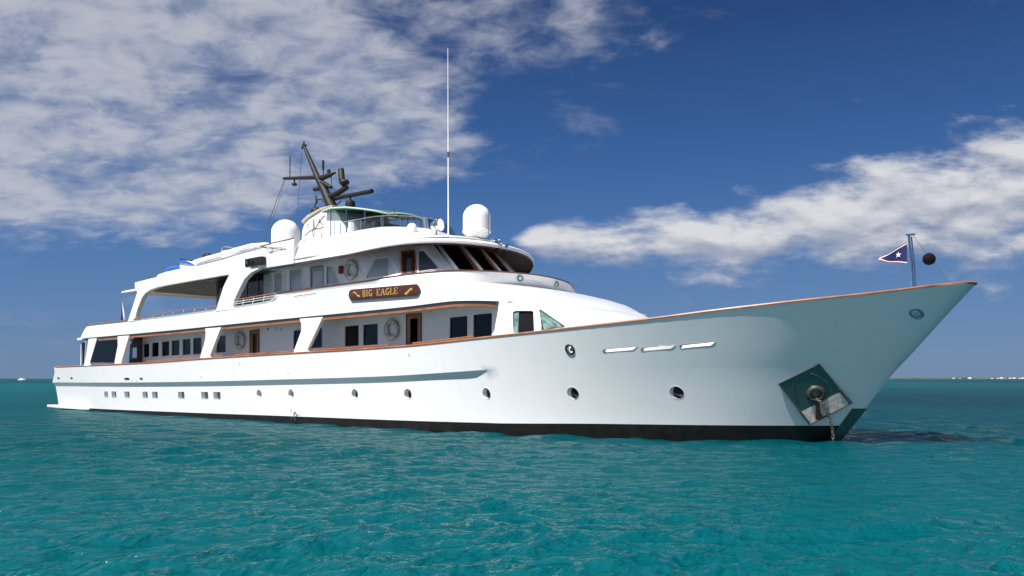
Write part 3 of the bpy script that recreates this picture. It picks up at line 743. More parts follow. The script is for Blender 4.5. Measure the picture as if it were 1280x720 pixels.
# teak wing panel with its framed window beside the aft deck
m_ = MB(); m_.panel([(-37.5, 1.6), (-35.66, 1.6), (-35.66, 4.05), (-36.6, 4.04), (-37.2, 3.6)], -3.98, .05, [loop(-37.0, -36.35, 2.88, 3.45, .03)]); pw = ch(m_.build('wing_panel', teakd))
lp = loop(-37.0, -36.35, 2.88, 3.45, .03); window(lp, -3.98, clr, white, .02, .022, pw)
# deck lights on the side wall
for X, z in ((-23.6, 3.95), (-13.05, 4.17), (-22.9, 3.9), (-22.55, 3.9)):
    m_ = MB(); m_.lathe([(0, 0), (.035, 0), (.04, .03), (.025, .05), (0, .055)], (X, WY, z), (0, -1, 0), 12); ch(m_.build('deck_light', steel if X > -23 else blk, None, 50))
for X in (-12.6, -12.85): 
    m_ = MB(); m_.lathe([(0, 0), (.05, 0), (.05, .03), (0, .06)], (X, WY, 3.98-.0), (0, -1, 0), 14); ch(m_.build('deck_light', domew, None, 50))

# --- pillars between the main deck and the upper deck (both sides)
def pillar(name, o_, t=.14, y=-5.15, m=white, parent=None):
    for yy in (y, -y-t):
        m_ = MB(); m_.panel(o_, yy, t); ch(m_.build(name, m, None, 30, bevel=.018), parent)
pillar('pillar', [(-26.94, 4.06), (-25.54, 4.06), (-26.35, 3.02), (-26.50, 2.82), (-26.42, 2.68), (-27.45, 2.66), (-27.28, 2.98), (-27.06, 3.32), (-26.93, 3.62), (-26.90, 3.88)])
pillar('pillar', [(-19.50, 4.16), (-17.95, 4.16), (-18.80, 3.12), (-18.98, 2.92), (-18.82, 2.76), (-20.0, 2.74), (-19.80, 3.05), (-19.58, 3.38), (-19.40, 3.66), (-19.38, 3.92)])
pillar('pillar', [(-36.05, 4.0), (-34.69, 4.0), (-35.55, 2.72), (-35.63, 2.50), (-36.48, 2.50), (-36.30, 2.95), (-36.04, 3.5)])
pillar('pillar', [(-39.73, 3.98), (-38.64, 3.98), (-39.56, 2.66), (-39.45, 2.48), (-40.40, 2.48), (-40.05, 3.1)])
for yy in (-5.12, 5.06):
    m_ = MB(); lp = [(-39.56, 2.66), (-36.42, 2.62), (-36.06, 3.3), (-36.06, 3.84), (-38.66, 3.84)]; m_.panel(lp, yy, .02); g_ = ch(m_.build('deck_screen', tint))
    m_ = MB(); m_.tube([(x, yy, z) for x, z in lp+lp[:1]], .022, 6, False); ch(m_.build('screen_frame', steel, None, 50), g_)
# awning poles and small clear screen at the stern
for yy in (-5.05, 5.05):
    m_ = MB(); m_.tube([(-40.95, yy, 3.95), (-41.0, yy, 2.55), (-40.8, yy, 2.47)], .028, 8); m_.tube([(-40.3, yy, 3.95), (-40.5, yy, 2.55)], .02, 8); m_.tube([(-40.95, yy, 3.82), (-40.3, yy, 3.82)], .015, 6)
    p_ = ch(m_.build('stern_post', white, None, 50)); m_ = MB(); m_.panel([(-40.93, 2.6), (-40.5, 2.6), (-40.32, 3.8), (-40.93, 3.8)], yy, .012); ch(m_.build('stern_screen', clr), p_)
# furniture on the aft deck seen through the glass
m_ = MB(); m_.box((-38.8, -2.2, 1.5), (-37.2, 2.2, 1.95)); m_.box((-37.3, -2.2, 1.9), (-37.1, 2.2, 2.75)); ch(m_.build('aft_settee', white, None, 30, bevel=.06))

# --- forward house: smooth rounded body from the side deck end down to the foredeck
FH = [(2.35, -9.85, -6.3, 5.0), (2.7, -9.93, -6.55, 5.01), (3.0, -10.0, -6.75, 5.02), (3.5, -10.2, -7.3, 5.03), (3.8, -10.4, -7.72, 5.06), (4.07, -10.6, -8.15, 5.1), (4.34, -11.0, -8.87, 5.14)]
fX0 = curve([(a, b) for a, b, c_, d in FH]); fF = curve([(a, c_) for a, b, c_, d in FH]); fW = curve([(a, d) for a, b, c_, d in FH])
def fh_y(X, z):
    f, w_, x0 = fF(z), fW(z), fX0(z); t = max(0, min(1, (X-x0)/(f-x0))); y = w_*(1-t**2.2)**(1/2.2)
    zr = zrail(X); return min(y, hull_y(X, z)-.2) if z < zr+.02 else min(y, brail(X)-.10)
XS_ = curve([(2.35, -9.34), (3.0, -9.16), (3.5, -9.161), (3.8, -9.21), (4.07, -9.31), (4.34, -9.62)])
rings = []
for z, x0, f, w_ in FH:
    ring = []; xs_ = XS_(z); a0 = math.asin(((xs_-x0)/(f-x0))**1.1)
    for i in range(49):
        a = a0+(math.pi/2-a0)*i/48; X = x0+(f-x0)*math.sin(a)**(2/2.2)
        ring.append((X, -(fh_y(X, z) if i < 48 else 0), z))
    rings.append(ring+[(x, -y, zz) for x, y, zz in ring[:-1][::-1]])
vs, fs = loft(rings); n_ = len(rings[0]); K = len(rings)
fs += [tuple(range((K-1)*n_, K*n_)), tuple(range(n_))[::-1]]
for i in range(K-1): fs.append((i*n_, (i+1)*n_, (i+1)*n_+n_-1, i*n_+n_-1))
fh = link('forward_house', mesh(vs, fs), white)
def quad_round(P, r=.06):
    out = []; n_ = len(P)
    for i in range(n_):
        a, b, c_ = Vector(P[i-1]), Vector(P[i]), Vector(P[(i+1) % n_]); d1_, d2_ = (a-b).normalized(), (c_-b).normalized()
        for t in (0, .33, .67, 1): out.append(tuple(b+d1_*r*(1-t)**1.5+d2_*r*t**1.5))
    return out
FWIN = [quad_round([(-8.95, 3.98), (-8.60, 3.215), (-8.10, 3.215), (-8.61, 4.0)][::-1]), quad_round([(-8.60, 4.06), (-8.02, 3.33), (-7.74, 3.47)][::-1], .03)]
cut = MB()
for lp in FWIN:
    n_ = len(lp); nx = .62; vs = [(x+nx*.6, -fh_y(x, z)-.6, z) for x, z in lp]+[(x-.20, -fh_y(x, z)+.34, z) for x, z in lp]
    cut.add(vs, [tuple(range(n_)), tuple(range(n_, 2*n_))[::-1]]+[(i, i+n_, (i+1) % n_+n_, (i+1) % n_) for i in range(n_)])
apply_boolean(fh, mesh(cut.v, cut.f)); fh.data.shade_smooth(); fh.data.set_sharp_from_angle(angle=R_(30)); ch(fh)
for i, lp in enumerate(FWIN):
    m_ = MB(); m_.tube([(x, -fh_y(x, z)-.002, z) for x, z in lp+lp[:1]], .014, 6, False); w_ = ch(m_.build('window', white if i == 0 else canvas, None, 50))
    v_, fc, _ = fill2d(lp); ch(link('pane', mesh([(x-.05, -fh_y(x, z)+.085, z) for x, z in v_], fc, False), dkgl), w_)
    P = [(-8.95, 3.98), (-8.60, 3.215), (-8.50, 3.215), (-8.86, 3.98)] if i == 0 else [(-8.58, 4.02), (-8.02, 3.36), (-7.76, 3.48), (-8.50, 4.02)]
    vs = []; nn_ = 6 if i == 0 else 26
    for k in range(nn_+1):
        q = k/nn_; w2 = .016*math.cos(k*math.pi/1.5)
        for a, b in ((P[1], P[2]), (P[0], P[3])):
            x, z = a[0]*(1-q)+b[0]*q, a[1]*(1-q)+b[1]*q; vs.append((x-.03, -fh_y(x, z)+.055+w2, z))
    ch(link('curtain', mesh(vs, [(2*k, 2*k+1, 2*k+3, 2*k+2) for k in range(nn_)]), curtm, None, 60), w_)

# --- upper deck house and wheelhouse
def zuf(x): return zf_bot(x)+.13
def ZR(x): return 6.44+.5*sm((x+17.1)/3.53) if x > -17.1 else 6.40+.04*(x+23)/5.9     # underside of the roof edge
UXA = -23.95
def hcurve(q, top):
    """plan of the upper house, q 0..1 along the straight side, 1..2 round to the centre line"""
    if q > 2: x, y = hcurve(4-q, top); return x, -y
    w_, x0, f = (4.0, -17.6, -14.8) if top else (4.0, -16.7, -13.3)
    if q < 1: return UXA+(x0-UXA)*q, -w_
    a = (q-1)*math.pi/2; return x0+(f-x0)*math.sin(a), -w_*math.cos(a)
def hP(q, t, off=0.0):
    (bx, by), (tx, ty) = hcurve(q, 0), hcurve(q, 1); tt = max(0, t); zt = ZR(tx)+.02
    p = Vector((bx*(1-tt)+tx*tt, by*(1-tt)+ty*tt, 5.45+(zt-5.45)*t))
    if off:
        e = .01; a, b = hP(q-e, t), hP(q+e, t); t_ = (b-a); t_.z = 0; t_.normalize(); p = p+Vector((t_.y, -t_.x, 0))*off
    return p
QS = 7.0
def house_sheet(name, out, holes, m, off=0.0, thick=.0, parent=None, smooth=25):
    """sheet on the house side; outlines in (q, t), bent round the plan"""
    v_, fc, _ = fill2d([(q*QS, t) for q, t in out], [[(q*QS, t) for q, t in h_] for h_ in holes])
    b = bmesh.new(); bv = [b.verts.new((x, 0, z)) for x, z in v_]
    for f in fc: b.faces.new([bv[i] for i in f])
    for q in np.arange(1.0, 3.0, .05):
        b.normal_update(); bmesh.ops.bisect_plane(b, geom=b.verts[:]+b.edges[:]+b.faces[:], plane_co=(q*QS, 0, 0), plane_no=(1, 0, 0))
    for v2 in b.verts: v2.co = hP(v2.co.x/QS, v2.co.z, off)
    bmesh.ops.recalc_face_normals(b, faces=b.faces); me = bpy.data.meshes.new('m'); b.to_mesh(me); b.free()
    c_ = me.polygons[0]
    if (c_.normal.dot(Vector((0, -1, 0))) < 0) and c_.center.y < 0: me.flip_normals()
    o = link(name, me, m, None, smooth)
    if thick: sd = o.modifiers.new('s', 'SOLIDIFY'); sd.thickness = thick; sd.offset = -1
    return ch(o, parent)
def qt(P, r=0): 
    return P
def qx(X, t): return (X-UXA)/((-16.7+(-17.6+16.7)*max(0, t))-UXA)
def xw(P): return [(qx(x, t), t) for x, t in P]
uw = [([(.136, .06), (.136, .90), (.205, .90), (.205, .06)], grgl, wallw), ([(.325, .03), (.325, .955), (.42, .955), (.42, .03)], grgl, wallw), ([(.572, .03), (.572, .935), (.66, .935), (.66, .03)][:], grgl, cove),
      ([(.665, .13), (.735, .863), (.794, .84), (.782, .12)], grgl, wallw), ([(1.0, .17), (1.29, .965), (1.40, 1.0), (1.245, .19)], grgl, wallw), ([(1.49, .36), (1.640, 1.0), (1.675, 1.0), (1.668, .50)], grgl2, wallw)]
uw[0] = (xw([(-23.11, .07), (-23.11, .90), (-22.51, .91), (-22.51, .08)]), grgl, wallw)
uw[1] = (xw([(-21.94, .03), (-21.94, .955), (-21.03, .965), (-21.03, .04)]), grgl, wallw)
uw[2] = (xw([(-20.41, .03), (-20.41, .925), (-19.54, .935), (-19.54, .04)]), grgl, cove)
uw[3] = (xw([(-19.32, .13), (-19.32, .87), (-18.98, .85), (-18.47, .12)]), grgl, wallw)
uw[4] = ([(1.014, .178), (1.232, .919), (1.341, .938), (1.228, .197)], grgl, wallw)
uw[5] = ([(1.457, .314), (1.573, 1.045), (1.608, 1.036), (1.613, .412)], grgl2, wallw)
udr = [(1.326, -.60), (1.326, .187), (1.455, 1.05), (1.545, 1.05), (1.426, .197), (1.426, -.60)]
outl = [(0, -1.05), (1.60, -1.05), (1.715, .30), (1.715, 1.46), (0, 1.34)]
house_sheet('upper_house_wall', outl, [w_[0] for w_ in uw]+[udr], wallw, 0, .06)
house_sheet('port_upper_wall', [(4-a, b) for a, b in outl], [], wallw, 0, .0)
def hloop(P, off, n_=6):
    pts = []
    for i in range(len(P)):
        a, b = P[i], P[(i+1) % len(P)]
        for k in range(n_): pts.append(hP(a[0]+(b[0]-a[0])*k/n_, a[1]+(b[1]-a[1])*k/n_, off))
    return pts+pts[:1]
for P, gm, fm in uw:
    m_ = MB(); m_.tube(hloop(P, .004), .020, 6, False); f_ = ch(m_.build('window', fm, None, 50)); house_sheet('pane', P, [], gm, -.04, 0, f_)
gl = [(1.368, .26), (1.450, .82), (1.492, .82), (1.405, .28)]
dr = house_sheet('door', udr, [gl], teakd, .012, .05); house_sheet('pane', gl, [], grgl2, -.01, 0, dr)
m_ = MB(); m_.tube(hloop(udr, .012), .035, 6, False); ch(m_.build('door_frame', teak, None, 50), dr)
# vertical pilasters, louvre, fire box
for X in (-22.3, -22.2):
    m_ = MB(); m_.box((X-.02, WY-.03, 5.1), (X+.02, WY, 6.3)); ch(m_.build('pilaster', wallw))
m_ = MB(); m_.box((-23.92, WY-.02, 5.0), (-23.33, WY, 6.33))
lv = ch(m_.build('louvre', soff)); m_ = MB()
for k in range(13): z = 5.25+k*.082; m_.add([(-23.88, WY-.055, z), (-23.37, WY-.055, z), (-23.37, WY-.02, z+.05), (-23.88, WY-.02, z+.05), (-23.88, WY-.05, z-.012), (-23.37, WY-.05, z-.012)], [(0, 1, 2, 3), (4, 5, 1, 0)])
ch(m_.build('slats', wallw), lv)
m_ = MB(); m_.box((-18.36, WY-.13, 5.93), (-18.18, WY, 6.24)); fb = ch(m_.build('fire_box', red, None, 30, bevel=.012))
m_ = MB(); m_.box((-18.32, WY-.145, 5.98), (-18.22, WY-.131, 6.19)); ch(m_.build('fire_box_label', ink), fb)
# dark glazed saloon end aft of the white wall, rounded corner
pts = [(-23.96, -4.0)]+[(x, -4.0) for x in np.linspace(-24.4, -27.6, 8)]+[(-27.6-1.6*math.sin(a), -2.4-1.6*math.cos(a)) for a in np.linspace(0, math.pi/2, 10)[1:]]+[(-29.2, y) for y in (0, 2.4)]+[(-27.6-1.6*math.cos(a), 2.4+1.6*math.sin(a)) for a in np.linspace(0, math.pi/2, 10)[1:]]+[(-23.96, 4.0)]
vs, fs = loft([[(x, y, 4.25) for x, y in pts], [(x, y, 6.33) for x, y in pts]]); ch(link('aft_saloon_glazing', mesh(vs, fs), brgl, None, 25))
m_ = MB()
for x, y in pts[1:9:2]+pts[12:20:3]: m_.box((x-.04, y-.03, 4.25), (x+.04, y+.03, 6.33))
for z in (4.9, 5.5): 
    for x in (-24.6, -25.4): m_.box((x-.4, -4.03, z), (x+.4, -3.99, z+.05))
ch(m_.build('saloon_mullions', teakd))
# windshield: raked curved band under the brow
edges = [1.728, 1.915, 2.10, 2.275, 2.45]
house_sheet('wheelhouse_front', [(1.60, -1.05), (2.275, -1.05), (2.275, .30), (1.60, .30)], [], white, .0, .06)
house_sheet('wheelhouse_apron', [(1.70, .30), (1.70, .40), (2.0, .42), (2.275, .40), (2.46, .38), (2.46, -1.05), (2.275, -1.05), (2.275, .30)], [], white, .004, .05)
house_sheet('windshield_header', [(1.66, 1.30), (2.46, 1.30), (2.46, 1.46), (1.66, 1.46)], [], teakd, .012, .04)
for k, q in enumerate(edges):
    house_sheet('windshield_mullion', [(q-.012, .30), (q+.006, 1.40), (q+.028, 1.40), (q+.012, .30)], [], white, .045, .10)
    if k < 4:
        q1 = edges[k+1]; o = house_sheet('windshield_pane', [(q+.008, .38), (q+.008, 1.34), (q1+.010, 1.34), (q1-.008, .38)], [], smoke, -.03)
        house_sheet('pane_trim', [(q1-.055, .36), (q1-.014, 1.30), (q1+.008, 1.30), (q1-.008, .36)], [], teak, -.012, 0, o)
# wheelhouse inside: dash and back wall
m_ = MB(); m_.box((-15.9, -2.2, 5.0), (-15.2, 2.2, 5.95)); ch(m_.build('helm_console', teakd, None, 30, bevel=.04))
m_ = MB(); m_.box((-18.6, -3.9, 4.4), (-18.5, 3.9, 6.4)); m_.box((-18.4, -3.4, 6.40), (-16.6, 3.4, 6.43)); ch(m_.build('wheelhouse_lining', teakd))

# --- roof with its rounded brow
def roof_ring(dW, df, dz, xa=-23.0): 
    return [(x, y, ZR(x)+dz) for x, y in sec_path(4.90+dW, -17.1, -13.57+df, 1.87, xa, 40, 40)]
rr_ = [roof_ring(-.05, -.05, 0), roof_ring(0, 0, .03), roof_ring(.0, .0, .10), roof_ring(-.05, -.07, .16), roof_ring(-.30, -.45, .29), roof_ring(-1.0, -1.4, .50), roof_ring(-2.2, -2.8, .62)]
vs, fs = loft(rr_); n_ = len(rr_[0]); fs.append(tuple(range((len(rr_)-1)*n_, len(rr_)*n_)))
ch(link('wheelhouse_roof', mesh(vs, fs), white, None, 40))
sr_ = [roof_ring(-.05, -.05, .004), roof_ring(-.30, -.38, .13), roof_ring(-.75, -1.10, .36)]
vs, fs = loft(sr_); n_ = len(sr_[0]); half = n_//2; o_ = 2*n_
fs += [(o_+i, o_+i+1, o_+n_-2-i, o_+n_-1-i) for i in range(half-1)]
ch(link('roof_soffit', mesh(vs, fs), mat('soffit_teak', (.095, .034, .018), .5, coat=.1, color2=(.06, .02, .01), vscale=3), None, 40))
tk = [(x, y, z-.012) for x, y, z in roof_ring(-.04, -.05, 0)]
vs, fs = loft([[(x, y, z) for x, y, z in tk], [(x, y, z-.05) for x, y, z in tk], [(x, y*.985, z-.05) for x, y, z in tk], [(x, y*.985, z) for x, y, z in tk]]); ch(link('roof_moulding', mesh(vs, fs), teakd, None, 30))

# --- flybridge bulwark rising from the roof
zfly = curve([(-22.8, 7.42), (-20.3, 7.45), (-19.6, 7.55), (-18.8, 7.78), (-18.2, 7.98), (-17.6, 8.08)])
def flyw(t):
    """t 0 on the roof, 1 at the cap"""
    x0, f, w_, p_ = -19.2+(-21.5+19.2)*t, -14.6+(-17.6+14.6)*t, 4.86-.36*t, 1.87-.17*t; out = []
    for x, y in sec_path(w_, x0, f, p_, -22.4, 10, 44):
        zb = ZR(min(x+.9, -13.6))+.14+.28*(1-(abs(y)/4.86)**2); zt = zfly(min(x, -17.6)); out.append((x, y, x, zb, zt))
    return [(x, y, zb*(1-t)+zt*t) for x, y, _, zb, zt in out]
def fly(dW, t):
    r_ = flyw(t); i0 = [i for i, p in enumerate(r_) if p[0] >= -20.35]; return [(x-dW*.0, y*(1-dW/20), z) for x, y, z in r_[i0[0]:i0[-1]+1]]
def flystep(t):
    r_ = flyw(t); return [(max(x, -20.35), y, z) for x, y, z in r_]
fr_ = [flystep(t) for t in (0, .12, .3, .5, .7, .88, 1.0)]
vs, fs = loft(fr_); fb = link('flybridge_bulwark', mesh(vs, fs), white, None, 40); sd = fb.modifiers.new('s', 'SOLIDIFY'); sd.thickness = .06; sd.offset = -1; ch(fb)
# lower side wall of the flybridge aft of the step
m_ = MB(); m_.panel([(-23.2, 6.42), (-20.2, 6.42), (-20.2, 7.40), (-20.45, 7.40), (-20.75, 7.02), (-22.6, 6.95), (-23.2, 6.92)], -4.96, .09); ch(m_.build('flybridge_side', white, None, 30, bevel=.01))
m_ = MB(); m_.panel([(-23.2, 6.42), (-20.2, 6.42), (-20.2, 7.40), (-20.45, 7.40), (-20.75, 7.02), (-22.6, 6.95), (-23.2, 6.92)], 4.87, .09); ch(m_.build('port_flybridge_side', white, None, 30, bevel=.01))
sweep_cap(fly(0, 1.0), .09, .04, 'flybridge_cap', teakd)
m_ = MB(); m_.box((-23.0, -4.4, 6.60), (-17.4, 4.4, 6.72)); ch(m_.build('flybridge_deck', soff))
# rail aft of the step
def rail(name, pts_top, drop, nposts, r=.022, mids=1, m=white, topm=None, lean=.0):
    m_ = MB()
    P = [Vector(p) for p in pts_top]; seg = [0]
    for i in range(1, len(P)): seg.append(seg[-1]+(P[i]-P[i-1]).length)
    def at(s):
        i = max(j for j in range(len(P)-1) if seg[j] <= s+1e-9); q = (s-seg[i])/(seg[i+1]-seg[i]); return P[i]*(1-q)+P[i+1]*q
    for k in range(nposts):
        p = at(min(seg[-1]-1e-6, seg[-1]*k/(nposts-1))); m_.tube([p, p+Vector((-lean, 0, -drop))], r*.8, 6)
    for k in range(1, mids+1): m_.tube([p+Vector((-lean*k/(mids+1), 0, -drop*k/(mids+1))) for p in P], r*.6, 6)
    o = ch(m_.build(name, m, None, 50)); m_ = MB(); m_.tube(P, r*1.15, 8); ch(m_.build('handrail', topm or m, None, 50), o); return o
rail('flybridge_rail', [(-22.75, -4.9, 7.36), (-21.9, -4.9, 7.42), (-20.3, -4.85, 7.46)], .45, 5, .022, 2, white, teakd, .18)
rail('flybridge_rail', [(-22.75, 4.9, 7.36), (-22.75, -4.9, 7.36)], .45, 7, .022, 2, white, teakd, .15)
# upper deck side rails
rail('side_rail', [(x, -5.16, zcap_lo(x)+.27) for x in (-24.4, -23.3, -22.2, -21.2)], .27, 5, .024, 2, white, teak, .12)
rail('side_rail', [(x, -5.16, 4.80+.20*sm((x+34)/5)+.0*x) for x in np.linspace(-34.1, -25.8, 14)], .10, 9, .022, 0, white, teak)
rail('side_rail', [(-19.9, -5.24, 5.20), (-18.4, -5.24, 5.23)], .16, 3, .016, 1, white, teak)
rail('side_rail', [(-24.4, 5.16, 5.18), (-21.2, 5.16, 5.2)], .27, 5, .024, 2, white, teak, .12)

# --- aft roof on its arches
arch = [(-34.02, 6.66), (-30.84, 6.78), (-27.09, 6.87), (-23.15, 6.91), (-23.15, 6.42), (-22.51, 6.41), (-22.51, 6.37), (-23.1, 6.25), (-23.58, 6.03), (-24.0, 5.62), (-24.46, 5.13), (-24.5, 5.0), (-24.40, 4.78),
        (-26.02, 4.78), (-25.7, 5.25), (-25.3, 5.85), (-24.82, 6.33), (-28, 6.30), (-30.5, 6.27), (-31.6, 6.235), (-32.3, 6.17), (-32.85, 6.03), (-33.22, 5.83), (-33.7, 5.3), (-34.08, 4.70), (-34.86, 4.70), (-34.3, 5.4), (-33.75, 6.15), (-34.02, 6.33)]
for yy in (-5.16, 4.94):
    m_ = MB(); m_.panel(arch, yy, .22); ch(m_.build('roof_arch', white, None, 30, bevel=.02))
def slab2(name, prof, y, m, bev=0):
    m_ = MB(); m_.panel(prof, -y, 2*y); return ch(m_.build(name, m, None, 30, bevel=bev))
slab2('boat_deck', [(-34.0, 6.31), (-22.9, 6.42), (-22.9, 6.62), (-34.0, 6.52)], 4.93, white)
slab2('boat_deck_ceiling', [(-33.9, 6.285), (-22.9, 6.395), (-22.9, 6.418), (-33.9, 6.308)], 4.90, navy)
slab2('boat_deck_tail', [(-35.7, 6.235), (-35.65, 6.30), (-35.2, 6.33), (-34.0, 6.345), (-34.0, 6.24)], 5.12, white, .012)
m_ = MB()
for y in np.arange(-4.6, 4.7, .46): m_.box((-33.8, y-.012, 6.268), (-24.0, y+.012, 6.285))
o = ch(m_.build('ceiling_battens', teakd)); 
for vtx in o.data.vertices: vtx.co.z += .0098*(vtx.co.x+33.9)
# navigation light box; solid black block stands in for its dark open interior
m_ = MB(); m_.box((-23.5, -5.19, 6.55), (-22.18, -4.99, 6.88)); vb = ch(m_.build('nav_light_box', blk, None, 30, bevel=.015))
m_ = MB(); m_.box((-23.40, -5.24, 6.60), (-23.12, -5.19, 6.82)); m_.lathe([(0, 0), (.07, 0), (.08, .05), (0, .07)], (-22.9, -5.19, 6.72), (0, -1, 0), 14); ch(m_.build('side_light', mastm, None, 40), vb)
m_ = MB(); m_.torus((-23.26, -5.25, 6.71), .05, .012, (0, 1, 0), 14, 6); ch(m_.build('side_light_lens', steel, None, 40), vb)

# --- deckhouse casing (funnel) with its painted marks, hardtop, mast
FY = -1.5
cas = [(-24.95, 6.7), (-21.35, 6.7), (-21.35, 8.2), (-21.9, 9.05), (-22.3, 9.42), (-23.2, 9.40), (-24.2, 9.15), (-24.55, 8.95), (-24.72, 8.7)]
m_ = MB(); m_.panel(cas, FY, 3.0); csg = ch(m_.build('funnel_casing', white, None, 30, bevel=.05))
m_ = MB(); m_.panel([(-24.62, 9.0), (-24.2, 9.19), (-23.2, 9.44), (-22.3, 9.46), (-22.3, 9.55), (-23.2, 9.54), (-24.25, 9.33), (-24.7, 9.12)], FY-.06, 3.12); ch(m_.build('casing_top', mat('casing_tan', (.42, .36, .30), .5), None, 30, bevel=.02), csg)
m_ = MB(); yM = FY-.004
def stroke(m_, pts, r): m_.tube([(x, yM, z) for x, z in pts], r, 6)
stroke(m_, [(-23.82, 9.12), (-23.78, 8.85), (-23.86, 8.55), (-23.80, 8.30)], .030); stroke(m_, [(-23.70, 9.14), (-23.68, 8.9), (-23.74, 8.6), (-23.70, 8.35)], .018)
stroke(m_, [(-24.5, 8.42), (-24.1, 8.58), (-23.75, 8.64), (-23.3, 8.62), (-23.0, 8.66)], .022)
stroke(m_, [(-23.70, 8.62), (-23.45, 8.85), (-23.2, 9.02), (-22.92, 9.16)], .026); stroke(m_, [(-23.55, 9.12), (-23.3, 8.95), (-23.1, 8.78)], .014)
ch(m_.build('casing_bamboo_mark', ink, None, 50), csg)
m_ = MB(); stroke(m_, [(-24.28, 8.98), (-24.24, 8.72)], .014); stroke(m_, [(-24.38, 8.88), (-24.12, 8.93)], .012); stroke(m_, [(-24.36, 8.76), (-24.14, 8.80)], .012); stroke(m_, [(-24.27, 8.70), (-24.2, 8.58)], .012)
ch(m_.build('casing_red_mark', inkr, None, 50), csg)
m_ = MB(); stroke(m_, [(-23.44, 8.80), (-23.32, 9.04), (-23.20, 8.82)], .02); stroke(m_, [(-23.40, 8.88), (-23.24, 8.89)], .016); stroke(m_, [(-23.16, 8.72), (-23.08, 8.80)], .014)
ch(m_.build('casing_letter_mark', ink, None, 50), csg)
# hardtop
m_ = MB(); ht = []
for x, z, w_ in ((-22.7, 9.30, 1.75), (-21.9, 9.33, 1.85), (-20.8, 9.22, 1.85), (-19.9, 9.06, 1.7), (-19.3, 8.93, 1.45), (-18.95, 8.82, 1.0)):
    ht.append([(x+.12*(abs(y)/w_)**2*-1, y, z+.10*(1-(y/w_)**2)) for y in np.linspace(-w_, w_, 13)])
vs, fs = loft(ht); htop = link('hardtop', mesh(vs, fs), canvas, None, 50); sd = htop.modifiers.new('s', 'SOLIDIFY'); sd.thickness = .06; ch(htop)
m_ = MB(); m_.tube([r_[0] for r_ in ht]+ht[-1][1:-1]+[r_[-1] for r_ in ht[::-1]], .035, 8); ch(m_.build('hardtop_frame', mat('pale_green_trim', (.45, .58, .50), .5), None, 50), htop)
m_ = MB()
for x, y in ((-22.2, -1.7), (-21.0, -1.75), (-19.9, -1.6), (-19.3, -1.1), (-19.3, 1.1), (-19.9, 1.6), (-21.0, 1.75), (-22.2, 1.7)): m_.tube([(x, y, 6.72), (x, y, 9.25 if x < -20.5 else 8.95)], .028, 8)
for x in (-22.2, -21.4, -20.6, -19.9): m_.tube([(x, -1.65, 9.2 if x < -20 else 9.02), (x, 1.65, 9.2 if x < -20 else 9.02)], .02, 6)
ch(m_.build('hardtop_posts', steel, None, 50), htop)
# flybridge seat back and helm seen below the hardtop
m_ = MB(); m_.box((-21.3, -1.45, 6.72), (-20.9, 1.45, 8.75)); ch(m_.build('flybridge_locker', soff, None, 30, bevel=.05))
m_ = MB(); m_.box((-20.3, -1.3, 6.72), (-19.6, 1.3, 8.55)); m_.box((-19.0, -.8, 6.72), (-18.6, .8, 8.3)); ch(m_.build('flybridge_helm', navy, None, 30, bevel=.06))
# wind screen of clear panes along the flybridge
wsx = fly(0, 1.0); sel = [p for p in wsx if p[0] > -19.9]
NS = len(sel); stp = 5
for i in range(0, NS-1, stp):
    seg = sel[i:i+stp+1]
    if len(seg) < 2: break
    hh = lambda p: .48*sm((p[0]+20.2)/.8)
    vs, fs = loft([[(x, y, z+.05) for x, y, z in seg], [(x-.10, y*.985, z+.05+hh((x, y, z))) for x, y, z in seg]])
    g_ = link('wind_screen', mesh(vs, fs), clr, None, 30); ch(g_)
    x, y, z = seg[0]; m_ = MB(); m_.tube([(x, y, z+.03), (x-.10, y*.985, z+.05+hh((x, y, z)))], .018, 6); m_.tube([(a-.10, b*.985, c2+.05+hh((a, b, c2))) for a, b, c2 in seg], .008, 6); ch(m_.build('screen_frame', steel, None, 50), g_)

# mast
mast = MB(); mast.tube([(-24.3, 0, 9.2), (-24.45, 0, 9.95), (-25.1, 0, 10.9), (-25.6, 0, 11.5), (-26.75, 0, 13.25)], [.30, .27, .20, .15, .075], 14)
mo = ch(mast.build('mast', mastm, None, 40))
def mp(name, *tubes, m=mastm, lathes=()):
    m_ = MB()
    for pts, r in tubes: m_.tube(pts, r, 10)
    for prof, c2, ax in lathes: m_.lathe(prof, c2, ax, 18)
    return ch(m_.build(name, m, None, 45), mo)
mp('mast_crosstree', ([(-28.55, 0, 11.95), (-25.6, 0, 11.55), (-24.6, 0, 11.45)], [.07, .11, .07]), ([(-25.5, 0, 11.45), (-24.8, 0, 11.50), (-24.2, 0, 11.55)], [.13, .12, .05]))
mp('masthead_light', ([(-26.95, 0, 13.2), (-26.6, 0, 13.3)], .05), ([(-26.78, 0, 13.2), (-26.78, 0, 13.5)], .04), lathes=[([(0, 0), (.10, 0), (.10, .09), (0, .10)], (-26.78, 0, 13.25), (0, 0, 1))])
mp('mast_whip', ([(-28.0, 0, 11.9), (-27.98, 0, 13.0)], .025)); mp('mast_horn', ([(-27.6, 0, 11.85), (-27.6, 0, 11.55)], .04), lathes=[([(0, -.08), (.10, -.06), (.14, .02), (.10, .08), (0, .09)], (-27.6, 0, 11.5), (0, 0, 1))])
mp('mast_aerial', ([(-25.17, 0, 11.45), (-25.17, 0, 12.3)], .025), ([(-25.17, 0, 11.85), (-25.17, 0, 12.3)], .055))
mp('mast_boom', ([(-25.9, 0, 11.0), (-25.0, 0, 10.95)], [.10, .12]), ([(-25.3, 0, 11.25), (-24.5, 0, 10.90)], [.15, .08]), ([(-24.5, 0, 11.5), (-24.5, 0, 10.95)], .015))
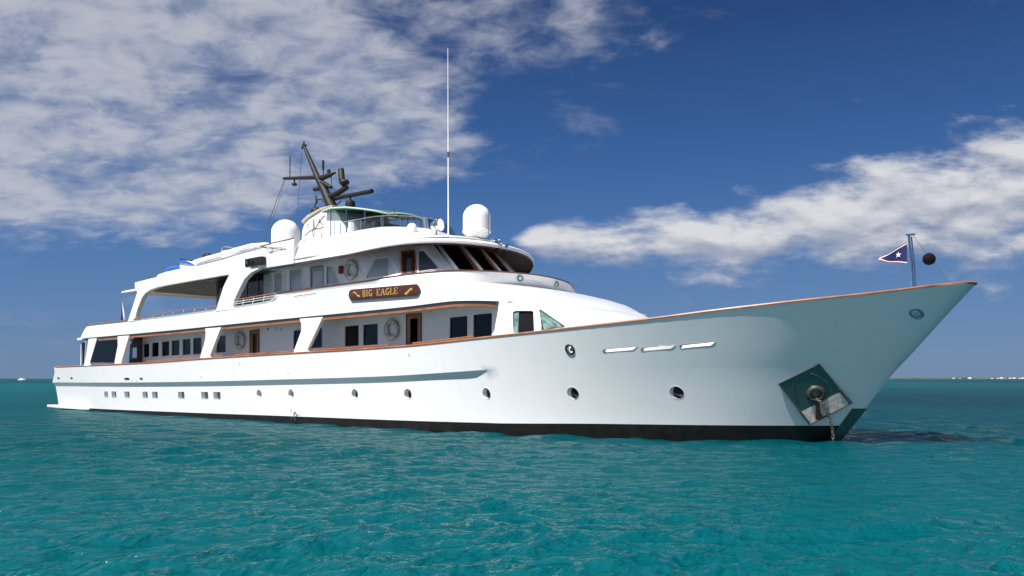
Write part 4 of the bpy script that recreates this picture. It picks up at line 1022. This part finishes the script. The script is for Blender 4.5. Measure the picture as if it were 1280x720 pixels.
mp('mast_lamp', ([(-24.85, .1, 11.5), (-24.85, .1, 11.82)], .08))
mp('radar_platform', ([(-24.95, 0, 10.45), (-24.2, 0, 10.52), (-23.3, 0, 10.72)], [.16, .14, .12]))
mp('radar_scanner', ([(-23.55, 0, 10.7), (-23.55, 0, 11.1)], .08), ([(-23.62, -.05, 11.08), (-23.95, .15, 11.68)], .15), lathes=[([(0, -.14), (.18, -.10), (.25, .02), (.20, .12), (0, .16)], (-23.5, 0, 10.98), (0, 0, 1))])
mp('radar_scanner', ([(-24.66, .1, 10.38), (-20.81, -.5, 10.12)], .10), lathes=[([(.14, -.5), (.10, -.25), (.20, -.2), (.24, -.05), (.20, .1), (.05, .16), (.05, .30)], (-22.77, -.2, 9.88), (0, 0, 1))])
mp('mast_camera', ([(-25.0, -.5, 9.35), (-25.05, -.5, 9.7)], .09), ([(-25.2, -.5, 10.0), (-24.9, -.5, 10.25)], .03), lathes=[([(0, -.25), (.20, -.15), (.25, .02), (.17, .18), (0, .24)], (-25.05, -.5, 9.75), (.3, 0, 1)), ([(0, -.1), (.10, -.05), (.1, .07), (0, .1)], (-25.6, -.6, 9.42), (0, 0, 1))])
mp('mast_spur', ([(-25.75, 0, 10.5), (-25.25, 0, 10.45), (-25.2, 0, 10.3)], .03), ([(-25.75, 0, 10.35), (-25.75, 0, 10.7)], .03), ([(-24.1, 0, 10.0), (-23.75, 0, 10.15)], .03))
m_ = MB(); m_.tube([(-28.5, 0, 11.9), (-29.2, -.4, 9.9), (-29.6, -.8, 7.6)], .016, 5); m_.tube([(-26.95, 0, 13.2), (-27.0, -.2, 10.3), (-27.05, -.4, 7.8)], .013, 5); m_.tube([(-28.45, .05, 11.9), (-29.05, -.3, 9.9), (-29.4, -.8, 7.6)], .010, 5)
ch(m_.build('halyard', wirem), mo)
# radomes, whip aerial, lights on the roof
def dome(name, c2, r, h_, flare=1.04):
    x, y, z = c2; m_ = MB()
    prof = [(r*.62, 0), (r*.95, h_*.14), (r*flare, h_*.17), (r*flare, h_*.21), (r, h_*.23), (r, h_*.62)]+[(r*math.cos(a), h_*.62+h_*.38*math.sin(a)) for a in np.linspace(0, math.pi/2, 10)[1:]]
    m_.lathe(prof, (x, y, z), (0, 0, 1), 40); o = ch(m_.build(name, domew, None, 28)); m_ = MB(); m_.lathe([(r*.4, -.16), (r*.4, .02), (r*.62, .02)], (x, y, z), (0, 0, 1), 24); ch(m_.build('radome_foot', white), o)
    return o
dome('radome', (-14.95, .2, 7.47), .56, 1.37)
dome('radome', (-27.6, -.5, 7.95), .70, 1.72, 1.0)
m_ = MB(); m_.tube([(-14.0, -.1, 7.25), (-14.0, -.1, 8.45)], .014, 6); m_.tube([(-14.3, -.1, 7.6), (-14.0, -.1, 7.65)], .012, 6); ch(m_.build('short_aerial', steel))
m_ = MB(); m_.tube([(-16.41, 0, 7.0), (-16.42, 0, 11.5), (-16.44, 0, 15.5)], [.032, .024, .012], 8); wa = ch(m_.build('whip_aerial', domew, None, 50))
m_ = MB(); m_.tube([(-16.42, 0, 10.98), (-16.42, 0, 11.18)], .055, 8); ch(m_.build('aerial_joint', ink), wa)
m_ = MB(); m_.tube([(-18.2, -1.4, 8.0), (-18.2, -1.4, 9.15)], .014, 6); ch(m_.build('short_aerial', wirem))
# small dome, searchlight
m_ = MB(); m_.lathe([(.04, -.55), (.04, -.12), (.19, -.12), (.20, .02), (.18, .16), (.10, .24), (0, .26)], (-16.97, -1.5, 7.85), (0, 0, 1), 20); ch(m_.build('small_radome', domew, None, 40))
m_ = MB(); m_.tube([(-15.5, -1.5, 7.2), (-15.5, -1.5, 7.7)], .03, 8); m_.tube([(-15.8, -1.4, 7.25), (-15.5, -1.5, 7.65)], .02, 6); sl_ = ch(m_.build('searchlight_stand', steel, None, 50))
m_ = MB(); ax = Vector((.95, .22, .04)); m_.lathe([(0, -.22), (.12, -.22), (.19, -.12), (.22, .12), (.24, .16), (.24, .20), (.20, .20)], (-15.5, -1.5, 7.84), ax, 24); m_.torus(Vector((-15.5, -1.5, 7.84)), .23, .014, ax, 24, 6); o = ch(m_.build('searchlight', steel, None, 40))
m_ = MB(); m_.lathe([(0, .17), (.21, .185)], (-15.5, -1.5, 7.84), ax, 24); ch(m_.build('searchlight_lens', dkgl), o)
# loudhailer cluster at the front edge of the roof
m_ = MB(); bx_ = (-13.9, +.2, 7.0); x, y, z = bx_
m_.tube([(x, y, z-.1), (x, y, z+.42)], .02, 8); m_.tube([(x-.3, y, z+.28), (x+.25, y, z+.28)], .018, 6); m_.tube([(x-.3, y, z+.12), (x+.35, y, z+.12)], .02, 6); m_.tube([(x-.3, y, z-.1), (x-.3, y, z+.12)], .015, 6); m_.tube([(x+.3, y, z-.15), (x+.3, y, z+.12)], .015, 6)
m_.lathe([(0, 0), (.05, 0), (.05, .06), (0, .08)], (x+.02, y, z+.42), (0, 0, 1), 12); m_.box((x-.22, y-.07, z+.27), (x+.02, y+.07, z+.35)); hc_ = ch(m_.build('horn_stand', steel, None, 40))
for dx, dz in ((.12, .16), (.22, .02), (-.15, .02)):
    m_ = MB(); m_.lathe([(.02, -.18), (.03, 0), (.06, .08), (.11, .14), (.10, .14), (.03, .02)], (x+dx, y-.05, z+dz), (.8, -.55, 0), 16); ch(m_.build('horn', steel, None, 40), hc_)
m_ = MB(); m_.lathe([(0, -.1), (.08, -.08), (.09, .05), (.07, .09)], (-13.55, .45, 7.06), (.8, -.6, 0), 16); m_.tube([(-13.55, .45, 6.85), (-13.55, .45, 7.02)], .02, 6); o = ch(m_.build('deck_spotlight', steel, None, 40)); m_ = MB(); m_.lathe([(0, .08), (.075, .08)], (-13.55, .45, 7.06), (.8, -.6, 0), 16); ch(m_.build('spotlight_lens', dkgl), o)
# round lamps on the front bulwark
for s in (.0, 1.0):
    x, y, z = ((-11.75, -.75, 5.52), (-11.95, 1.55, 5.50))[int(s)]; ax = Vector((.8, -.6, -.1)) if s == 0 else Vector((.95, -.35, -.1))
    m_ = MB(); m_.lathe([(.06, -.14), (.10, -.10), (.115, -.02), (.12, .01), (.10, .012)], Vector((x, y, z))+ax*.10, ax, 20); m_.torus(Vector((x, y, z))+ax*.11, .105, .014, ax, 20, 6); o = ch(m_.build('bow_lamp', steel, None, 40))
    m_ = MB(); m_.lathe([(0, .02), (.05, .015), (.10, 0)], Vector((x, y, z))+ax*.10, ax, 20); ch(m_.build('bow_lamp_lens', grgl), o)

# --- name board
NB = [(-16.12, 4.72), (-16.05, 4.66), (-12.45, 4.61), (-12.34, 4.66), (-12.25, 4.80), (-12.32, 4.93), (-12.42, 5.01), (-16.02, 5.07), (-16.14, 5.02), (-16.19, 4.87)]
m_ = MB(); m_.panel(NB, -5.275, .055); nbo = ch(m_.build('name_board', mat('board_teak', (.085, .026, .014), .3, coat=.5, var=.3, vscale=6), None, 30, bevel=.015))
m_ = MB(); yM = -5.279
def bar(m_, x0, z0, x1, z1, w_):
    d_ = Vector((x1-x0, z1-z0)); n_ = Vector((-d_.y, d_.x)).normalized()*w_/2
    P = [(x0+n_.x, z0+n_.y), (x1+n_.x, z1+n_.y), (x1-n_.x, z1-n_.y), (x0-n_.x, z0-n_.y)]
    m_.add([(x, yM, z) for x, z in P]+[(x, yM+.01, z) for x, z in P], [(0, 1, 2, 3), (4, 7, 6, 5), (0, 4, 5, 1), (1, 5, 6, 2), (2, 6, 7, 3), (3, 7, 4, 0)])
def arc(m_, cx_, cz_, rx, rz, a0, a1, w_, n_=10):
    P = [(cx_+rx*math.cos(R_(a0+(a1-a0)*k/n_)), cz_+rz*math.sin(R_(a0+(a1-a0)*k/n_))) for k in range(n_+1)]
    for p, q in zip(P, P[1:]): bar(m_, p[0], p[1], q[0], q[1], w_)
T, t_ = .034, .017
def letter(c2, x, z, h_):
    if c2 in 'BIEL': bar(m_, x+.03, z, x+.03, z+h_, T); bar(m_, x-.015, z+.01, x+.075, z+.01, t_); bar(m_, x-.015, z+h_-.01, x+.075, z+h_-.01, t_)
    if c2 == 'B': arc(m_, x+.05, z+h_*.74, .085, h_*.23, 90, -90, T*.85); arc(m_, x+.05, z+h_*.27, .10, h_*.25, 90, -90, T*.9); return .22
    if c2 == 'I': return .13
    if c2 == 'E': bar(m_, x+.03, z+h_-.01, x+.17, z+h_-.01, t_); bar(m_, x+.03, z+h_*.52, x+.13, z+h_*.52, t_); bar(m_, x+.03, z+.01, x+.18, z+.01, t_); bar(m_, x+.17, z, x+.18, z+.07, t_); bar(m_, x+.165, z+h_, x+.165, z+h_-.06, t_); return .235
    if c2 == 'L': bar(m_, x+.03, z+.01, x+.17, z+.01, t_); bar(m_, x+.165, z, x+.175, z+.08, t_); return .215
    if c2 == 'A': bar(m_, x+.0, z, x+.11, z+h_, t_); bar(m_, x+.10, z+h_, x+.20, z, T); bar(m_, x+.04, z+h_*.33, x+.17, z+h_*.33, t_); bar(m_, x-.04, z+.008, x+.05, z+.008, t_); bar(m_, x+.15, z+.008, x+.25, z+.008, t_); return .265
    if c2 == 'G': arc(m_, x+.11, z+h_/2, .10, h_/2-.012, 55, 300, T*.9, 14); bar(m_, x+.17, z+.02, x+.17, z+h_*.42, T); bar(m_, x+.11, z+h_*.42, x+.21, z+h_*.42, t_); return .25
    return .30
x = -15.33
for word in ('BIG', 'EAGLE'):
    for c2 in word:
        m_ = MB(); x += letter(c2, x, 4.865-.055*(x+14.2)/2.05*.5-.1275, .235); ch(m_.build('gold_letter', gold), nbo)
    x += .20
m_ = MB()
for cx_, sg in ((-15.68, 1), (-12.80, -1)):
    zc = 4.875 if sg > 0 else 4.80
    P = [(cx_-.20, zc+sg*.08), (cx_-.10, zc+sg*.07), (cx_-.03, zc+sg*.01), (cx_+.05, zc-sg*.05), (cx_+.18, zc-sg*.075)]
    for p, q in zip(P, P[1:]): bar(m_, *p, *q, .04)
    for p, q in zip(P[:-1], P[1:]): bar(m_, p[0]+.02, p[1]-.04, q[0]+.02, q[1]-.035, .018)
    bar(m_, cx_-.22, zc+sg*.08, cx_-.13, zc+sg*.03, .02)
ch(m_.build('name_scroll', gold), nbo)

# bow staff (part of the yacht)
m_ = MB(); m_.tube([(2.05, 0, 3.5), (1.98, 0, 4.9), (1.90, 0, 5.72)], [.036, .034, .032], 12); m_.tube([(2.12, .03, 3.5), (2.04, .03, 4.9), (1.96, .03, 5.68)], .022, 10); m_.lathe([(.09, 0), (.09, .04), (.05, .05)], (2.05, 0, 4.2), (0, 0, 1), 16); m_.box((1.84, -.06, 5.72), (2.06, .08, 5.75)); bs_ = ch(m_.build('bow_staff', steel, None, 50))
m_ = MB(); m_.tube([(2.02, 0, 5.70), (2.42, 0, 5.10), (2.95, 0, 4.33)], .006, 5); ch(m_.build('halyard', wirem), bs_)
m_ = MB(); m_.tube([(-38.6, -3.6, 4.3), (-38.95, -3.6, 6.12)], .022, 8); ch(m_.build('stern_staff', teak, None, 50))
# foredeck gear behind the high bulwark
m_ = MB(); m_.lathe([(.30, 0), (.30, .2), (.18, .28), (.18, .5), (.26, .55), (.26, .62), (0, .64)], (-1.2, -.9, 2.75), (0, 0, 1), 20); ch(m_.build('windlass', steel, None, 40))

# ------------------------------------------------------------------ separate things on or by the yacht
def lifebuoy():
    r = empty('lifebuoy'); m_ = MB(); m_.torus((0, 0, 0), .30, .068, (0, 1, 0), 44, 12); m_.build('ring', buoyw, r, 60)
    m_ = MB()
    for k in range(4):
        a0 = math.pi/4+k*math.pi/2; m_.tube([((.38+.03*math.sin(math.pi*t))*math.cos(a0+t*math.pi/2), -.02, (.38+.03*math.sin(math.pi*t))*math.sin(a0+t*math.pi/2)) for t in np.linspace(0, 1, 9)], .012, 6)
    m_.build('grab_line', ropem, r, 60); m_ = MB()
    for k in range(4):
        a0 = math.pi/4+k*math.pi/2; m_.torus((.30*math.cos(a0), 0, .30*math.sin(a0)), .073, .014, (-math.sin(a0), 0, math.cos(a0)), 16, 6)
    m_.build('bands', ropem, r, 60); return r
lb = lifebuoy()
for i, (x, z, lab) in enumerate(((-25.78, 3.51, 'white lifebuoy on the main deck wall just aft of the narrow teak door near midships'), (-15.13, 3.61, 'white lifebuoy on the main deck wall between black windows and the forward teak door'), (-17.59, 6.03, 'white lifebuoy on the upper deck wall beside the small red box'))):
    o = lb if i == 0 else copy_tree(lb); o.location = (x, WY-.09, z); tag(o, lab, 'lifebuoy', 'lifebuoys hung on the deckhouse walls')
# burgee
bur = empty('burgee_flag', (1.93, -.06, 5.45)); tag(bur, 'small pointed blue burgee with white star and red edges flying from the bow staff', 'flag')
def fh_(s): return .60*(1-.88*s)
def flagpt(s, t):
    """s along the fly (0 at the staff), t across (0 low, 1 high); streams aft"""
    return Vector((-.05-s*.66, .06*math.sin(s*6+t)*s-.30*s, -.22-.16*s+fh_(s)*(t-.5)+.03*math.sin(s*8)*s))
def flagpatch(name, f0, f1, m, off, n1_=16, n2_=5):
    vs = []; 
    for i in range(n1_+1):
        s = i/n1_
        for j in range(n2_+1):
            t = f0(s)+(f1(s)-f0(s))*j/n2_; vs.append(flagpt(s, t)+Vector((0, off, 0)))
    fs = [(i*(n2_+1)+j, i*(n2_+1)+j+1, (i+1)*(n2_+1)+j+1, (i+1)*(n2_+1)+j) for i in range(n1_) for j in range(n2_)]
    return link(name, mesh(vs, fs), m, bur, 60)
k1 = lambda s: min(.5, .048/fh_(s)); k2 = lambda s: min(.5, .026/fh_(s))
flagpatch('blue_field', k1, lambda s: 1-k1(s), flagb, 0); flagpatch('white_stripe', k2, k1, flagw, 0); flagpatch('white_stripe', lambda s: 1-k1(s), lambda s: 1-k2(s), flagw, 0)
flagpatch('red_edge', lambda s: 0, k2, flagr, 0); flagpatch('red_edge', lambda s: 1-k2(s), lambda s: 1, flagr, 0)
sp = []; c0 = flagpt(.30, .5)
for k in range(10):
    a = math.pi/2+k*math.pi/5; r = .085 if k % 2 == 0 else .034; sp.append((c0.x+r*math.cos(a), c0.y-.03, c0.z+r*math.sin(a)))
me = mesh(sp+[(c0.x, c0.y-.03, c0.z)], [(k, (k+1) % 10, 10) for k in range(10)]); link('star', me, flagw, bur)
# anchor ball
ab = MB(); ab.lathe([(.165*math.sin(a), -.165*math.cos(a)) for a in np.linspace(0, math.pi, 19)], (0, 0, 0), (0, 0, 1), 28); o = ab.build('anchor_ball', mat('ball_black', (.006, .004, .004), .85, spec=.2), None, 60, loc=(2.43, 0, 5.02))
tag(o, 'black anchor ball hoisted on a thin line ahead of the bow staff', 'signal ball')
# stern flag, hanging limp
fl = empty('ensign_flag', (-38.92, -3.66, 5.98)); tag(fl, 'limp dark blue and red ensign hanging from the upper deck stern staff', 'flag')
vs = []
for i in range(15):
    for j in range(9):
        t = i/14; s = j/8; wd = .12+.55*t; vs.append((.02+wd*(s-.40), .10*math.sin(s*9+t)*t, -.05-1.0*t+.1*s))
fs = [(i*9+j, i*9+j+1, (i+1)*9+j+1, (i+1)*9+j) for i in range(14) for j in range(8)]
link('blue_cloth', mesh(vs, [f for k, f in enumerate(fs) if k % 8 < 5]), flagb, fl, 60); link('red_cloth', mesh(vs, [f for k, f in enumerate(fs) if k % 8 == 6]), flagr, fl, 60); link('white_cloth', mesh(vs, [f for k, f in enumerate(fs) if k % 8 in (5, 7)]), flagw, fl, 60)
# anchor chain
p0 = hc+nn*.12+Vector((0, 0, -.12)); p1 = Vector((-.02, -.42, -.25)); cm = MB(); nl = 20
pm = lerp4(.42, .98, .10)
def cpt(t): return p0*(1-t)**2+2*(1-t)*t*(pm+Vector((.02, 0, .15)))+p1*t*t
for k in range(nl):
    a, b = cpt(k/nl), cpt((k+1)/nl); d_ = (b-a).normalized(); side = d_.cross(Vector((0, 1, 0))).normalized()
    if k % 2: side = d_.cross(side).normalized()
    c2 = (a+b)/2; ln = (b-a).length*.78; e = d_.cross(side)
    cm.tube([c2+d_*ln*math.cos(w_)+side*.036*math.sin(w_) for w_ in np.linspace(0, 2*math.pi, 13)], .013, 5, False)
o = cm.build('anchor_chain', chainm, None, 60); tag(o, 'galvanised anchor chain running from the hawse pipe at the bow into the water', 'chain')
# jet ski on the boat deck
js = empty('jet_ski', (-32.4, -3.4, 6.66), R_(8)); tag(js, 'white and blue jet ski stowed on the boat deck aft', 'jet ski')
def loft_body(name, secs, m, parent, sharp=50):
    rings = []
    for x, w_, z0, z1 in secs:
        rings.append([(x, w_*math.copysign(abs(math.cos(a))**.7, math.cos(a)), (z0+z1)/2+(z1-z0)/2*math.copysign(abs(math.sin(a))**.8, math.sin(a))) for a in np.linspace(0, 2*math.pi, 25)])
    vs, fs = loft(rings); n_ = 25; K = len(rings); fs += [tuple(range(n_-1)), tuple(range((K-1)*n_, K*n_-1))[::-1]]; return link(name, mesh(vs, fs), m, parent, sharp)
loft_body('hull', [(-1.5, .50, .05, .55), (-.9, .56, 0, .62), (0, .58, 0, .68), (.8, .50, .05, .74), (1.35, .28, .2, .80), (1.6, .04, .45, .78)], domew, js)
loft_body('seat', [(-1.4, .16, .5, .72), (-1.0, .20, .5, .92), (-.2, .20, .5, .90), (.1, .15, .5, .8)], bluep, js)
loft_body('cowl', [(-.05, .16, .6, .98), (.35, .26, .5, 1.10), (.8, .24, .5, 1.02), (1.25, .14, .5, .84)], domew, js)
m_ = MB()
for sg in (-1, 1): m_.tube([(.0, .19*sg, .98), (.35, .29*sg, 1.02), (.8, .27*sg, .92), (1.2, .17*sg, .78)], [.05, .09, .08, .04], 8)
m_.build('cowl_flash', bluep, js, 60)
m_ = MB(); m_.tube([(.25, -.38, 1.16), (.30, -.1, 1.13), (.30, .1, 1.13), (.25, .38, 1.16)], .022, 8); m_.tube([(.3, 0, .95), (.3, 0, 1.13)], .04, 8); m_.build('handlebar', blk, js, 50)
# tender
td = empty('tender_boat', (-27.9, -3.2, 6.86), R_(2)); tag(td, 'white open tender with black outboard stowed on the boat deck', 'boat')
loft_body('hull', [(-2.0, .80, .10, .58), (-1.0, .88, .02, .62), (.4, .88, .0, .70), (1.5, .74, .05, .84), (2.3, .46, .22, .98), (2.75, .16, .55, 1.02), (2.85, .03, .75, .98)], domew, td, 60)
m_ = MB(); m_.tube([(-2.0, -.84, .56), (-1.0, -.93, .60), (.4, -.93, .68), (1.5, -.78, .83), (2.3, -.50, .97), (2.8, -.08, 1.02), (2.8, .08, 1.02), (2.3, .50, .97), (1.5, .78, .83), (.4, .93, .68), (-1, .93, .60), (-2.0, .84, .56)], .10, 10); m_.build('gunwale_tube', domew, td, 60)
m_ = MB(); m_.box((-.5, -.35, .5), (.1, .35, 1.02)); m_.build('console', domew, td, 30, bevel=.06)
m_ = MB(); m_.tube([(-.45, -.35, 1.02), (-.35, -.35, 1.22), (.25, -.32, 1.20), (.45, -.32, 1.0)], .018, 6); m_.tube([(-.35, -.35, 1.22), (-.35, .35, 1.22)], .018, 6); m_.build('console_rail', steel, td, 50)
loft_body('outboard', [(-2.65, .15, .55, .95), (-2.45, .20, .45, 1.12), (-2.15, .18, .50, 1.10), (-2.0, .12, .6, .95)], mastm, td)

# far boat on the left horizon
fbt = empty('distant_motorboat', (0, 0, 0)); P = CAM+CF*900+CR*(-613/1100*900); fbt.location = (P.x, P.y, 0); fbt.rotation_euler = (0, 0, PSI+R_(12)); tag(fbt, 'tiny white motorboat far off on the horizon at the left', 'boat')
loft_body('hull', [(-3.2, 1.1, -.3, .9), (0, 1.3, -.3, 1.0), (2.2, .9, -.2, 1.2), (3.6, .08, .4, 1.4)], domew, fbt)
m_ = MB(); m_.add([(-1.6, -.9, .9), (1.4, -.9, .9), (.7, -.8, 2.2), (-1.4, -.8, 2.2), (-1.6, .9, .9), (1.4, .9, .9), (.7, .8, 2.2), (-1.4, .8, 2.2)], [(0,1,2,3), (4,7,6,5), (0,4,5,1), (1,5,6,2), (2,6,7,3), (3,7,4,0)]); m_.build('cabin', domew, fbt)
# low shore beyond, with pale houses
rng = random.Random(4)
vs = []; fs = []; D = 3000; n_ = 60; sandm = mat('shore_sand', (.50, .46, .38), .9); shrub = mat('shore_scrub', (.07, .10, .06), .9, var=.5, vscale=.02)
for i in range(n_+1):
    px_ = 1105+ (1900-1105)*i/n_; q = (px_-640)/1100; hgt = 4.2+2.2*math.sin(i*.9)*math.sin(i*.37)+rng.random()*1.0; hgt *= min(1, i/4+.15)
    for dd, z in ((D-6, -.3), (D+4, 1.0), (D+30, hgt), (D+200, hgt*.7), (D+260, -.3)):
        p = CAM+CF*dd+CR*(q*dd); vs.append((p.x, p.y, z))
for i in range(n_):
    for j in range(4): fs.append((i*5+j, i*5+j+1, i*5+j+6, i*5+j+5))
o = link('distant_shore', mesh(vs, fs), shrub, None, 60); tag(o, 'low dark strip of land on the horizon at the right', None, None, 'structure')
hb = empty('shore_house')
m_ = MB(); m_.box((-9, -4, -1), (9, 4, 4.2)); m_.build('wall', domew, hb); m_ = MB(); m_.add([(-9.6, -4.6, 4.2), (9.6, -4.6, 4.2), (9.6, 4.6, 4.2), (-9.6, 4.6, 4.2), (-6, 0, 6.3), (6, 0, 6.3)], [(0, 1, 5, 4), (2, 3, 4, 5), (0, 4, 3), (1, 2, 5), (0, 3, 2, 1)]); m_.build('roof', domew, hb)
hx = [1192, 1200, 1212, 1240, 1247, 1252, 1257, 1263, 1268, 1274, 1278, 1284, 1291]
for i, px_ in enumerate(hx):
    o = hb if i == 0 else copy_tree(hb); q = (px_-640)/1100; dd = D+6; p = CAM+CF*dd+CR*(q*dd); o.location = (p.x, p.y, 1.0); o.rotation_euler = (0, 0, PSI+rng.uniform(-.3, .3)); s = rng.uniform(.35, .7); o.scale = (s, s, s*rng.uniform(.6, 1.1))
    tag(o, 'pale low house on the far shore at the right end of the horizon', 'house', 'pale houses on the far shore')
